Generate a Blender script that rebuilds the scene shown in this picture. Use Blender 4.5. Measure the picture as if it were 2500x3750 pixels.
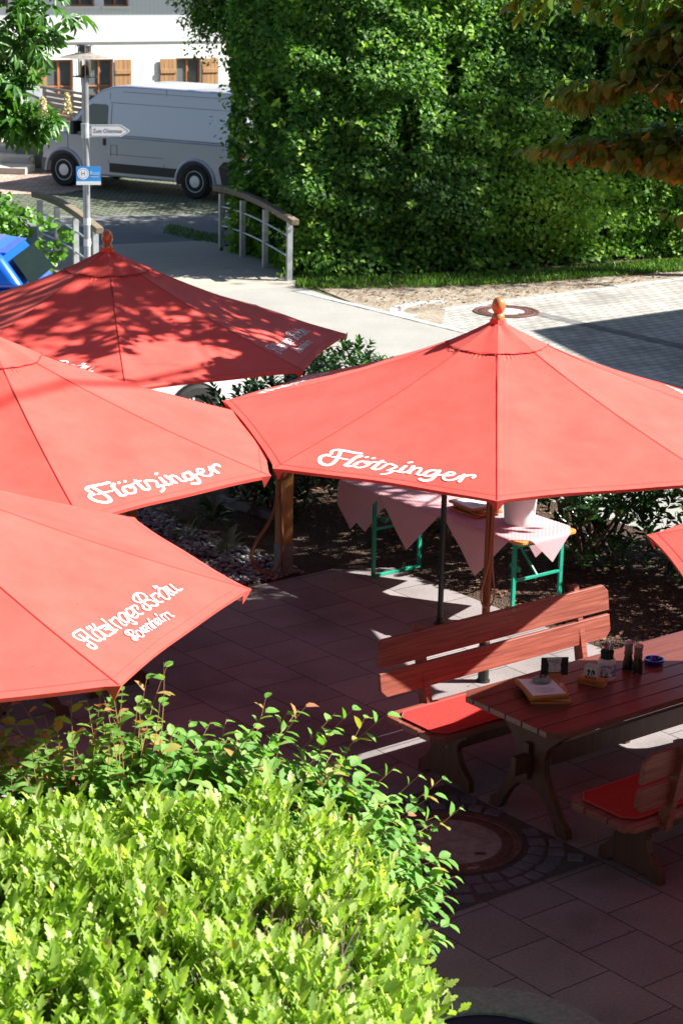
import bpy, bmesh, math, random
import numpy as np
from mathutils import Vector, Matrix
R = math.radians
sc = bpy.context.scene
for o in list(bpy.data.objects): bpy.data.objects.remove(o)
col = sc.collection

# ---------------------------------------------------------------- camera
cam_d = bpy.data.cameras.new('camera'); cam = bpy.data.objects.new('camera', cam_d); col.objects.link(cam)
cr = Vector((0.99978577, 0.00572938, 0.01988934)); cd = Vector((0.0206981, -0.27674781, -0.96071965)); cf = Vector((0, 0.9609255, -0.27680711))
CAMH = 5.317
mw = Matrix((( cr.x, -cd.x, -cf.x, 0), (cr.y, -cd.y, -cf.y, 0), (cr.z, -cd.z, -cf.z, CAMH), (0, 0, 0, 1)))
cam.matrix_world = mw
cam_d.sensor_fit = 'VERTICAL'; cam_d.sensor_height = 36.0; cam_d.lens = 72.48
cam_d.clip_start = .3; cam_d.clip_end = 600
cam_d.dof.use_dof = True; cam_d.dof.focus_distance = 13.6; cam_d.dof.aperture_fstop = 6.3
sc.camera = cam
sc.render.resolution_x = 682; sc.render.resolution_y = 1024

# ---------------------------------------------------------------- sky, sun, exposure
SUN_EL = R(39.5); SUN_AZ = R(3.2)          # azimuth measured from +X
sdir = Vector((math.cos(SUN_EL)*math.cos(SUN_AZ), math.cos(SUN_EL)*math.sin(SUN_AZ), math.sin(SUN_EL)))
w = bpy.data.worlds.new('World'); sc.world = w; w.use_nodes = True
nt = w.node_tree; nt.nodes.clear()
sk = nt.nodes.new('ShaderNodeTexSky'); sk.sky_type = 'NISHITA'; sk.sun_disc = False
sk.sun_elevation = SUN_EL; sk.sun_rotation = math.atan2(sdir.x, sdir.y)
bg = nt.nodes.new('ShaderNodeBackground'); bg.inputs[1].default_value = 0.05
wo = nt.nodes.new('ShaderNodeOutputWorld')
nt.links.new(sk.outputs[0], bg.inputs[0]); nt.links.new(bg.outputs[0], wo.inputs[0])
sl = bpy.data.lights.new('sun', 'SUN'); sl.energy = 5.0; sl.angle = R(.53); sl.color = (1, .955, .88)
so = bpy.data.objects.new('sun', sl); col.objects.link(so)
so.rotation_euler = sdir.to_track_quat('Z', 'Y').to_euler(); so.location = (8, -4, 20)
sc.view_settings.view_transform = 'Standard'; sc.view_settings.look = 'None'
sc.view_settings.gamma = 1; sc.view_settings.exposure = 1.58
sc.cycles.max_bounces = 6; sc.cycles.transparent_max_bounces = 6
sc.cycles.sample_clamp_indirect = 6
sc.cycles.caustics_reflective = False; sc.cycles.caustics_refractive = False

# ---------------------------------------------------------------- helpers
YAW = 0.8975                                # the garden grid (table, benches, slabs) is turned by this
GU = Vector((math.sin(YAW), math.cos(YAW))); GV = Vector((-math.cos(YAW), math.sin(YAW)))
GROT = math.atan2(GU.y, GU.x)
def G(u, v, z=0): return Vector((u*GU.x+v*GV.x, u*GU.y+v*GV.y, z))
rng = np.random.default_rng(7); rnd = random.Random(5)

def tag(o, label=None, cat=None, group=None, kind=None):
    if label: o['label'] = label
    if cat: o['category'] = cat
    if group: o['group'] = group
    if kind: o['kind'] = kind
    return o
def empty(name, loc=(0, 0, 0), rz=0, label=None, cat=None, group=None):
    o = bpy.data.objects.new(name, None); col.objects.link(o); o.empty_display_size = .1
    o.location = loc; o.rotation_euler = (0, 0, rz)
    return tag(o, label, cat, group)
def copy_tree(o, parent=None):
    c = o.copy(); col.objects.link(c); c.parent = parent
    for ch in list(o.children): copy_tree(ch, c)
    return c

class MB:
    """collects geometry for one mesh"""
    def __init__(s): s.v = []; s.f = []; s.M = Matrix.Identity(4)
    def add(s, vs, fs):
        b = len(s.v); s.v += [tuple(s.M @ Vector(p)) for p in vs]; s.f += [tuple(i+b for i in f) for f in fs]; return s
    def box(s, c, d, rot=None):
        hx, hy, hz = d[0]/2, d[1]/2, d[2]/2
        P = [Vector((x, y, z)) for z in (-hz, hz) for y in (-hy, hy) for x in (-hx, hx)]
        if rot is not None: P = [rot @ p for p in P]
        c = Vector(c)
        return s.add([p+c for p in P], [(0,2,3,1),(4,5,7,6),(0,1,5,4),(2,6,7,3),(0,4,6,2),(1,3,7,5)])
    def beam(s, a, b, w, h, up=(0,0,1)):
        a = Vector(a); b = Vector(b); d = b-a; L = d.length; x = d/L
        y = Vector(up).cross(x); y = y.normalized() if y.length > 1e-6 else Vector((0,1,0)); z = x.cross(y)
        return s.box((a+b)/2, (L, w, h), Matrix((x, y, z)).transposed())
    def prism(s, poly, z0, z1, ax='z'):
        """poly in 2D extruded; ax: axis of extrusion. 'x': poly=(y,z), 'y': poly=(x,z), 'z': poly=(x,y)"""
        n = len(poly)
        def P(p, t): return {'z': (p[0], p[1], t), 'x': (t, p[0], p[1]), 'y': (p[0], t, p[1])}[ax]
        vs = [P(p, z0) for p in poly]+[P(p, z1) for p in poly]
        fs = [tuple(range(n-1, -1, -1)), tuple(range(n, 2*n))]+[(i, (i+1) % n, n+(i+1) % n, n+i) for i in range(n)]
        if ax == 'y': fs = [tuple(reversed(f)) for f in fs]
        return s.add(vs, fs)
    def lathe(s, prof, seg=24, c=(0, 0, 0), cap=True):
        vs = []; fs = []; n = len(prof)
        for i in range(seg):
            a = 2*math.pi*i/seg
            for r, z in prof: vs.append((c[0]+r*math.cos(a), c[1]+r*math.sin(a), c[2]+z))
        for i in range(seg):
            j = (i+1) % seg
            for k in range(n-1): fs.append((i*n+k, j*n+k, j*n+k+1, i*n+k+1))
        if cap:
            if prof[0][0] > 1e-5: fs.append(tuple(i*n for i in range(seg-1, -1, -1)))
            if prof[-1][0] > 1e-5: fs.append(tuple(i*n+n-1 for i in range(seg)))
        return s.add(vs, fs)
    def cyl(s, a, b, r0, r1=None, seg=12):
        r1 = r0 if r1 is None else r1
        return s.tube([a, b], [r0, r1], seg)
    def tube(s, pts, rad, seg=8, closed=False):
        P = [Vector(p) for p in pts]; n = len(P)
        if not hasattr(rad, '__len__'): rad = [rad]*n
        vs = []; fs = []; prev = None
        for i in range(n):
            if closed: t = P[(i+1) % n]-P[i-1]
            else: t = P[min(i+1, n-1)]-P[max(i-1, 0)]
            t = t.normalized() if t.length > 1e-9 else Vector((0, 0, 1))
            if prev is None:
                q = Vector((0, 0, 1)) if abs(t.z) < .9 else Vector((1, 0, 0))
                x = t.cross(q).normalized()
            else: x = (prev-t*prev.dot(t)); x = x.normalized() if x.length > 1e-6 else t.orthogonal().normalized()
            prev = x; y = t.cross(x)
            for k in range(seg):
                a = 2*math.pi*k/seg; vs.append(P[i]+(x*math.cos(a)+y*math.sin(a))*rad[i])
        m = n if closed else n-1
        for i in range(m):
            j = (i+1) % n
            for k in range(seg):
                l = (k+1) % seg; fs.append((i*seg+k, i*seg+l, j*seg+l, j*seg+k))
        if not closed: fs += [tuple(range(seg-1, -1, -1)), tuple((n-1)*seg+k for k in range(seg))]
        return s.add(vs, fs)
    def grid(s, F, nu, nv):
        vs = [F(i/nu, j/nv) for j in range(nv+1) for i in range(nu+1)]
        fs = [(j*(nu+1)+i, j*(nu+1)+i+1, (j+1)*(nu+1)+i+1, (j+1)*(nu+1)+i) for j in range(nv) for i in range(nu)]
        return s.add(vs, fs)
    def build(s, name, m, parent=None, bevel=0, smooth=False, seg=2, solid=0, loc=None, rz=None):
        me = bpy.data.meshes.new(name); me.from_pydata(s.v, [], s.f); me.update()
        ms = m if isinstance(m, (list, tuple)) else [m]
        for q in ms: me.materials.append(q)
        if smooth:
            me.polygons.foreach_set('use_smooth', [True]*len(me.polygons))
            try: me.set_sharp_from_angle(angle=R(38))
            except Exception: pass
        o = bpy.data.objects.new(name, me); col.objects.link(o); o.parent = parent
        if loc is not None: o.location = loc
        if rz is not None: o.rotation_euler = (0, 0, rz)
        if solid: md = o.modifiers.new('s', 'SOLIDIFY'); md.thickness = solid; md.offset = 0
        if bevel:
            md = o.modifiers.new('b', 'BEVEL'); md.width = bevel; md.segments = seg; md.limit_method = 'ANGLE'; md.angle_limit = R(35)
            md.harden_normals = False
        return o
def roundrect(w, h, r, n=5, cx=0, cy=0):
    out = []
    for sx, sy, a0 in ((1, 1, 0), (-1, 1, 90), (-1, -1, 180), (1, -1, 270)):
        for i in range(n+1):
            a = R(a0+90*i/n); out.append((cx+sx*(w/2-r)+r*math.cos(a), cy+sy*(h/2-r)+r*math.sin(a)))
    return out
def chamfrect(x0, y0, x1, y1, c):
    return [(x0+c, y0), (x1-c, y0), (x1, y0+c), (x1, y1-c), (x1-c, y1), (x0+c, y1), (x0, y1-c), (x0, y0+c)]

# ---------------------------------------------------------------- materials
def newmat(name):
    m = bpy.data.materials.new(name); m.use_nodes = True; nt = m.node_tree; nt.nodes.clear()
    out = nt.nodes.new('ShaderNodeOutputMaterial'); return m, nt, out
def N(nt, t, **k):
    n = nt.nodes.new(t)
    for a, b in k.items():
        if a.startswith('i_'):
            key = a[2:]; key = int(key) if key.isdigit() else key.replace('_', ' ')
            n.inputs[key].default_value = b
        else: setattr(n, a, b)
    return n
def c4(c): return (c[0], c[1], c[2], 1)
def ramp(nt, stops):
    r = nt.nodes.new('ShaderNodeValToRGB'); e = r.color_ramp.elements
    while len(e) < len(stops): e.new(.5)
    for i, (p, c) in enumerate(stops): e[i].position = p; e[i].color = c4(c)
    return r
def mat(name, c1, c2=None, rough=.6, metal=0, scale=6, stretch=(1, 1, 1), bump=0, bscale=None, detail=5, trans=0, coat=0, spec=.5, contrast=(.35, .65), glass=0, tcol=None):
    m, nt, out = newmat(name); L = nt.links.new
    b = N(nt, 'ShaderNodeBsdfPrincipled', i_Roughness=rough, i_Metallic=metal)
    b.inputs['Specular IOR Level'].default_value = spec
    if coat: b.inputs['Coat Weight'].default_value = coat; b.inputs['Coat Roughness'].default_value = .05
    if glass: b.inputs['Transmission Weight'].default_value = glass
    tc = N(nt, 'ShaderNodeTexCoord'); mp = N(nt, 'ShaderNodeMapping'); mp.inputs['Scale'].default_value = stretch
    L(tc.outputs['Object'], mp.inputs[0])
    colout = None
    if c2 is not None:
        nz = N(nt, 'ShaderNodeTexNoise', i_Scale=scale, i_Detail=detail, i_Roughness=.62); L(mp.outputs[0], nz.inputs['Vector'])
        rp = ramp(nt, [(contrast[0], c1), (contrast[1], c2)]); L(nz.outputs[0], rp.inputs[0]); colout = rp.outputs[0]
        L(colout, b.inputs['Base Color'])
    else: b.inputs['Base Color'].default_value = c4(c1)
    if bump:
        nb = N(nt, 'ShaderNodeTexNoise', i_Scale=bscale or scale*4, i_Detail=4); L(mp.outputs[0], nb.inputs['Vector'])
        bp = N(nt, 'ShaderNodeBump', i_Strength=1.0, i_Distance=bump); L(nb.outputs[0], bp.inputs['Height']); L(bp.outputs[0], b.inputs['Normal'])
    if trans:
        t = N(nt, 'ShaderNodeBsdfTranslucent'); t.inputs[0].default_value = c4(tcol or c1)
        if tcol is None and colout: L(colout, t.inputs[0])
        mx = N(nt, 'ShaderNodeMixShader', i_0=trans); L(b.outputs[0], mx.inputs[1]); L(t.outputs[0], mx.inputs[2]); L(mx.outputs[0], out.inputs[0])
    else: L(b.outputs[0], out.inputs[0])
    return m
def leafmat(name, stops, trans=.35, rough=.45, tmul=(1.15, 1.25, .5)):
    """leaf colour picked per leaf from the mesh attribute 'rnd'"""
    m, nt, out = newmat(name); L = nt.links.new
    at = N(nt, 'ShaderNodeAttribute', attribute_name='rnd'); rp = ramp(nt, stops); L(at.outputs['Fac'], rp.inputs[0])
    b = N(nt, 'ShaderNodeBsdfPrincipled', i_Roughness=rough); L(rp.outputs[0], b.inputs['Base Color'])
    mu = N(nt, 'ShaderNodeMix', data_type='RGBA', blend_type='MULTIPLY'); mu.inputs[0].default_value = 1
    L(rp.outputs[0], mu.inputs[6]); mu.inputs[7].default_value = (*tmul, 1)
    t = N(nt, 'ShaderNodeBsdfTranslucent'); L(mu.outputs[2], t.inputs[0])
    mx = N(nt, 'ShaderNodeMixShader', i_0=trans); L(b.outputs[0], mx.inputs[1]); L(t.outputs[0], mx.inputs[2]); L(mx.outputs[0], out.inputs[0])
    return m
def woodmat(name, c1, c2, rough=.5, axis='x', scale=3, coat=0, bump=.0006, spec=.5):
    m, nt, out = newmat(name); L = nt.links.new
    b = N(nt, 'ShaderNodeBsdfPrincipled', i_Roughness=rough); b.inputs['Specular IOR Level'].default_value = spec
    if coat: b.inputs['Coat Weight'].default_value = coat; b.inputs['Coat Roughness'].default_value = .12
    tc = N(nt, 'ShaderNodeTexCoord'); mp = N(nt, 'ShaderNodeMapping')
    s = {'x': (.6, 14, 14), 'y': (14, .6, 14), 'z': (14, 14, .6)}[axis]
    mp.inputs['Scale'].default_value = s; L(tc.outputs['Object'], mp.inputs[0])
    nz = N(nt, 'ShaderNodeTexNoise', i_Scale=scale, i_Detail=6, i_Roughness=.6, i_Distortion=.6); L(mp.outputs[0], nz.inputs['Vector'])
    rp = ramp(nt, [(.3, c1), (.5, tuple((x+y)/2 for x, y in zip(c1, c2))), (.7, c2)]); L(nz.outputs[0], rp.inputs[0]); L(rp.outputs[0], b.inputs['Base Color'])
    bp = N(nt, 'ShaderNodeBump', i_Distance=bump); L(nz.outputs[0], bp.inputs['Height']); L(bp.outputs[0], b.inputs['Normal'])
    L(b.outputs[0], out.inputs[0]); return m
def brickmat(name, c1, c2, cm, bw, rh, mortar, offset=.5, swap=False, phase=(0, 0), nscale=30, rough=.85, bump=.004, var=.25, mnoise=None, warp=0, spec=.3):
    m, nt, out = newmat(name); L = nt.links.new
    b = N(nt, 'ShaderNodeBsdfPrincipled', i_Roughness=rough); b.inputs['Specular IOR Level'].default_value = spec
    tc = N(nt, 'ShaderNodeTexCoord'); mp = N(nt, 'ShaderNodeMapping'); mp.inputs['Location'].default_value = (phase[0], phase[1], 0)
    vec = tc.outputs['Object']
    if warp:
        wn = N(nt, 'ShaderNodeTexNoise', i_Scale=5.5, i_Detail=2); L(vec, wn.inputs['Vector'])
        ad = N(nt, 'ShaderNodeMix', data_type='RGBA', blend_type='LINEAR_LIGHT'); ad.inputs[0].default_value = warp
        L(vec, ad.inputs[6]); L(wn.outputs['Color'], ad.inputs[7]); vec = ad.outputs[2]
    if swap:
        sp = N(nt, 'ShaderNodeSeparateXYZ'); L(vec, sp.inputs[0]); cb = N(nt, 'ShaderNodeCombineXYZ')
        L(sp.outputs[1], cb.inputs[0]); L(sp.outputs[0], cb.inputs[1]); vec = cb.outputs[0]
    L(vec, mp.inputs[0])
    br = N(nt, 'ShaderNodeTexBrick', i_Scale=1.0, i_Mortar_Size=mortar, i_Mortar_Smooth=.15, i_Bias=0, i_Brick_Width=bw, i_Row_Height=rh)
    br.offset = offset; br.inputs['Color1'].default_value = c4(c1); br.inputs['Color2'].default_value = c4(c2); br.inputs['Mortar'].default_value = c4(cm)
    L(mp.outputs[0], br.inputs['Vector'])
    nz = N(nt, 'ShaderNodeTexNoise', i_Scale=nscale, i_Detail=8, i_Roughness=.7); L(tc.outputs['Object'], nz.inputs['Vector'])
    n2 = N(nt, 'ShaderNodeTexNoise', i_Scale=1.3, i_Detail=4); L(tc.outputs['Object'], n2.inputs['Vector'])
    r1 = ramp(nt, [(.3, (1-var,)*3), (.7, (1+var*.4,)*3)]); L(nz.outputs[0], r1.inputs[0])
    r2 = ramp(nt, [(.30, (.68,)*3), (.5, (.98, .96, .97)), (.68, (1.12,)*3)]); L(n2.outputs[0], r2.inputs[0])
    m1 = N(nt, 'ShaderNodeMix', data_type='RGBA', blend_type='MULTIPLY'); m1.inputs[0].default_value = 1; L(br.outputs[0], m1.inputs[6]); L(r1.outputs[0], m1.inputs[7])
    m2 = N(nt, 'ShaderNodeMix', data_type='RGBA', blend_type='MULTIPLY'); m2.inputs[0].default_value = 1; L(m1.outputs[2], m2.inputs[6]); L(r2.outputs[0], m2.inputs[7])
    L(m2.outputs[2], b.inputs['Base Color'])
    mth = N(nt, 'ShaderNodeMath', operation='MULTIPLY_ADD', i_1=-1.0, i_2=1.0); L(br.outputs['Fac'], mth.inputs[0])
    ma = N(nt, 'ShaderNodeMath', operation='MULTIPLY_ADD', i_1=.18); L(nz.outputs[0], ma.inputs[0]); L(mth.outputs[0], ma.inputs[2])
    bp = N(nt, 'ShaderNodeBump', i_Distance=bump); L(ma.outputs[0], bp.inputs['Height']); L(bp.outputs[0], b.inputs['Normal'])
    L(b.outputs[0], out.inputs[0]); return m
def groundmat(name, stops, scale=2, fine=60, bump=.01, rough=.95, finevar=.35):
    m, nt, out = newmat(name); L = nt.links.new
    b = N(nt, 'ShaderNodeBsdfPrincipled', i_Roughness=rough); b.inputs['Specular IOR Level'].default_value = .2
    tc = N(nt, 'ShaderNodeTexCoord'); nz = N(nt, 'ShaderNodeTexNoise', i_Scale=scale, i_Detail=8, i_Roughness=.65); L(tc.outputs['Object'], nz.inputs['Vector'])
    rp = ramp(nt, stops); L(nz.outputs[0], rp.inputs[0])
    vo = N(nt, 'ShaderNodeTexVoronoi', i_Scale=fine); L(tc.outputs['Object'], vo.inputs['Vector'])
    sp = N(nt, 'ShaderNodeSeparateColor'); L(vo.outputs['Color'], sp.inputs[0])
    r2 = ramp(nt, [(0, (1-finevar,)*3), (1, (1+finevar,)*3)]); L(sp.outputs[0], r2.inputs[0])
    mu = N(nt, 'ShaderNodeMix', data_type='RGBA', blend_type='MULTIPLY'); mu.inputs[0].default_value = 1; L(rp.outputs[0], mu.inputs[6]); L(r2.outputs[0], mu.inputs[7])
    L(mu.outputs[2], b.inputs['Base Color'])
    bp = N(nt, 'ShaderNodeBump', i_Distance=bump); L(vo.outputs['Distance'], bp.inputs['Height']); L(bp.outputs[0], b.inputs['Normal'])
    L(b.outputs[0], out.inputs[0]); return m

M = {}
def canopymat():
    m, nt, out = newmat('red_canvas'); L = nt.links.new
    tc = N(nt, 'ShaderNodeTexCoord')
    n1 = N(nt, 'ShaderNodeTexNoise', i_Scale=1.6, i_Detail=5, i_Roughness=.6); L(tc.outputs['Object'], n1.inputs['Vector'])
    rp = ramp(nt, [(.3, (.76, .072, .056)), (.52, (.84, .088, .070)), (.7, (.87, .100, .080))]); L(n1.outputs[0], rp.inputs[0])
    b = N(nt, 'ShaderNodeBsdfPrincipled', i_Roughness=.7); b.inputs['Specular IOR Level'].default_value = .35
    ns = N(nt, 'ShaderNodeTexNoise', i_Scale=34, i_Detail=3, i_Roughness=.75); L(tc.outputs['Object'], ns.inputs['Vector'])
    rs_ = ramp(nt, [(.27, (.45, .5, .5)), (.31, (1, 1, 1))]); L(ns.outputs[0], rs_.inputs[0])
    nf = N(nt, 'ShaderNodeTexNoise', i_Scale=5.5, i_Detail=6, i_Roughness=.7); L(tc.outputs['Object'], nf.inputs['Vector'])
    rf = ramp(nt, [(.35, (.93, .88, .88)), (.7, (1.03, 1.12, 1.12))]); L(nf.outputs[0], rf.inputs[0])
    ma = N(nt, 'ShaderNodeMix', data_type='RGBA', blend_type='MULTIPLY'); ma.inputs[0].default_value = 1; L(rp.outputs[0], ma.inputs[6]); L(rs_.outputs[0], ma.inputs[7])
    mc = N(nt, 'ShaderNodeMix', data_type='RGBA', blend_type='MULTIPLY'); mc.inputs[0].default_value = 1; L(ma.outputs[2], mc.inputs[6]); L(rf.outputs[0], mc.inputs[7])
    L(mc.outputs[2], b.inputs['Base Color']); b.inputs['Sheen Weight'].default_value = .10; b.inputs['Sheen Roughness'].default_value = .5; b.inputs['Sheen Tint'].default_value = (1, .72, .6, 1)
    n2 = N(nt, 'ShaderNodeTexNoise', i_Scale=260, i_Detail=2); L(tc.outputs['Object'], n2.inputs['Vector'])
    n3 = N(nt, 'ShaderNodeTexNoise', i_Scale=2.2, i_Detail=2, i_Distortion=.1); L(tc.outputs['Object'], n3.inputs['Vector'])
    ad = N(nt, 'ShaderNodeMath', operation='MULTIPLY_ADD', i_1=7.0); L(n3.outputs[0], ad.inputs[0]); L(n2.outputs[0], ad.inputs[2])
    bp = N(nt, 'ShaderNodeBump', i_Distance=.0018, i_Strength=.8); L(ad.outputs[0], bp.inputs['Height']); L(bp.outputs[0], b.inputs['Normal'])
    t = N(nt, 'ShaderNodeBsdfTranslucent'); t.inputs[0].default_value = (.44, .003, .085, 1)
    mx = N(nt, 'ShaderNodeMixShader', i_0=.095); L(b.outputs[0], mx.inputs[1]); L(t.outputs[0], mx.inputs[2]); L(mx.outputs[0], out.inputs[0])
    return m
M['canvas'] = canopymat()
M['seam'] = mat('dark_red_seam', (.34, .022, .022), rough=.8)
M['white_print'] = mat('white_print', (.8, .8, .8), rough=.7)
M['finial'] = woodmat('varnished_wood', (.33, .12, .035), (.5, .22, .07), rough=.22, axis='z', scale=4, coat=.6)
M['pole'] = woodmat('umbrella_pole_wood', (.22, .07, .022), (.32, .115, .035), rough=.35, axis='z', scale=3)
M['bench'] = woodmat('red_glazed_wood', (.12, .028, .021), (.30, .092, .060), rough=.42, scale=4.5)
M['table'] = woodmat('dark_red_table_wood', (.12, .034, .026), (.19, .062, .044), rough=.3, scale=2.2, coat=.15)
M['leg'] = woodmat('trestle_wood', (.055, .02, .012), (.11, .042, .022), rough=.5, axis='z', scale=2.5)
M['mat_red'] = mat('red_felt', (.40, .022, .02), (.62, .06, .05), rough=.95, scale=160, bump=.002, bscale=220, spec=.1)
M['mat_edge'] = mat('red_felt_edge', (.55, .05, .05), rough=.9)
M['galv'] = mat('galvanised_steel', (.40, .43, .46), (.56, .59, .62), rough=.45, metal=.55, scale=9)
M['rail_wood'] = woodmat('weathered_wood', (.13, .10, .065), (.25, .2, .14), rough=.85, scale=2)
M['deck'] = woodmat('deck_planks', (.26, .235, .20), (.40, .37, .32), rough=.85, scale=2)
M['steel_dark'] = mat('dark_steel', (.03, .035, .03), rough=.4, metal=.4)
M['green_paint'] = mat('green_paint', (.015, .26, .17), (.02, .33, .22), rough=.35, scale=20)
M['beer_wood'] = woodmat('orange_varnished_wood', (.52, .215, .045), (.68, .32, .085), rough=.3, axis='y', scale=2, coat=.3)
M['post_wood'] = woodmat('post_wood', (.30, .135, .035), (.42, .21, .06), rough=.6, axis='z', scale=2)
M['rope'] = mat('rope', (.20, .085, .035), (.32, .15, .07), rough=.9, scale=200)
M['white'] = mat('white_plastic', (.74, .74, .74), rough=.4, trans=.12)
M['paper'] = mat('paper', (.78, .78, .8), rough=.8)
M['clip_wood'] = woodmat('board_wood', (.42, .15, .03), (.58, .25, .06), rough=.4, scale=3)
M['black'] = mat('black_plastic', (.012, .012, .014), rough=.5)
M['ink'] = mat('black_ink', (.02, .02, .03), rough=.7)
M['chrome'] = mat('chrome', (.75, .76, .78), rough=.12, metal=1)
M['stone_grey'] = mat('grey_stone', (.20, .19, .18), (.33, .31, .29), rough=.8, scale=30, bump=.0015)
M['lamp_metal'] = mat('lamp_metal', (.30, .31, .32), (.40, .41, .42), rough=.42, metal=.6, scale=5)
M['lamp_dark'] = mat('lamp_iron', (.08, .08, .08), rough=.5, metal=.3)
M['shade_metal'] = mat('weathered_shade', (.22, .19, .16), (.36, .33, .29), rough=.6, metal=.3, scale=14)
M['glass'] = mat('clear_glass', (.95, .97, .97), rough=.03, glass=1)

M['hem'] = mat('hem_thread', (.50, .045, .04), rough=.8)
SCRIPT_A=[(0.03,[(-0.486,0.261),(-0.494,0.282),(-0.488,0.301),(-0.468,0.313),(-0.441,0.317),(-0.393,0.315),(-0.338,0.312),(-0.3,0.315)]),(0.034,[(-0.437,0.295),(-0.427,0.237),(-0.423,0.182),(-0.429,0.142),(-0.447,0.119),(-0.476,0.117),(-0.506,0.135),(-0.527,0.164),(-0.534,0.198),(-0.525,0.221),(-0.507,0.235),(-0.488,0.233)]),(0.02,[(-0.461,0.22),(-0.432,0.224),(-0.392,0.22),(-0.353,0.219)]),(0.036,[(-0.286,0.284),(-0.308,0.267),(-0.319,0.237),(-0.325,0.198),(-0.336,0.159),(-0.339,0.146)]),(0.026,[(-0.339,0.146),(-0.312,0.137),(-0.288,0.155),(-0.272,0.183)]),(0.026,[(-0.222,0.224),(-0.258,0.219),(-0.28,0.192),(-0.285,0.161),(-0.266,0.141),(-0.236,0.138),(-0.209,0.161),(-0.194,0.196),(-0.2,0.222),(-0.223,0.227)]),(0.02,[(-0.222,0.2),(-0.202,0.204),(-0.178,0.227)]),(0.025,[(-0.251,0.277),(-0.242,0.286)]),(0.025,[(-0.203,0.276),(-0.194,0.284)]),(0.034,[(-0.128,0.261),(-0.138,0.223),(-0.144,0.176),(-0.15,0.148)]),(0.026,[(-0.15,0.148),(-0.128,0.136),(-0.103,0.151),(-0.089,0.189),(-0.078,0.224)]),(0.018,[(-0.18,0.232),(-0.137,0.237),(-0.098,0.245)]),(0.026,[(-0.079,0.225),(-0.058,0.233),(-0.031,0.222),(-0.006,0.206),(-0.019,0.178),(-0.037,0.147)]),(0.024,[(-0.043,0.143),(-0.019,0.144),(-0.003,0.145),(-0.015,0.111),(-0.04,0.093),(-0.059,0.083)]),(0.022,[(-0.004,0.147),(0.03,0.148),(0.05,0.179)]),(0.032,[(0.05,0.228),(0.044,0.205),(0.038,0.172),(0.039,0.145)]),(0.024,[(0.039,0.145),(0.063,0.141),(0.086,0.156),(0.099,0.186)]),(0.026,[(0.051,0.277),(0.068,0.287)]),(0.034,[(0.1,0.237),(0.102,0.196),(0.109,0.145)]),(0.028,[(0.108,0.178),(0.121,0.213),(0.145,0.226),(0.162,0.215),(0.164,0.183),(0.162,0.147)]),(0.024,[(0.162,0.147),(0.188,0.142),(0.208,0.165),(0.218,0.195)]),(0.028,[(0.275,0.224),(0.243,0.222),(0.218,0.204),(0.206,0.17),(0.212,0.149),(0.236,0.143),(0.263,0.166),(0.279,0.206)]),(0.032,[(0.286,0.229),(0.285,0.193),(0.282,0.147),(0.275,0.111),(0.255,0.088),(0.228,0.084),(0.205,0.093)]),(0.022,[(0.288,0.167),(0.318,0.184),(0.354,0.185)]),(0.026,[(0.345,0.183),(0.378,0.198),(0.391,0.222),(0.37,0.234),(0.348,0.222),(0.336,0.19),(0.34,0.158),(0.365,0.135),(0.398,0.14),(0.423,0.167),(0.436,0.202)]),(0.034,[(0.454,0.226),(0.457,0.191),(0.457,0.144)]),(0.028,[(0.454,0.189),(0.472,0.217),(0.498,0.235),(0.524,0.236),(0.522,0.21)])]
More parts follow.
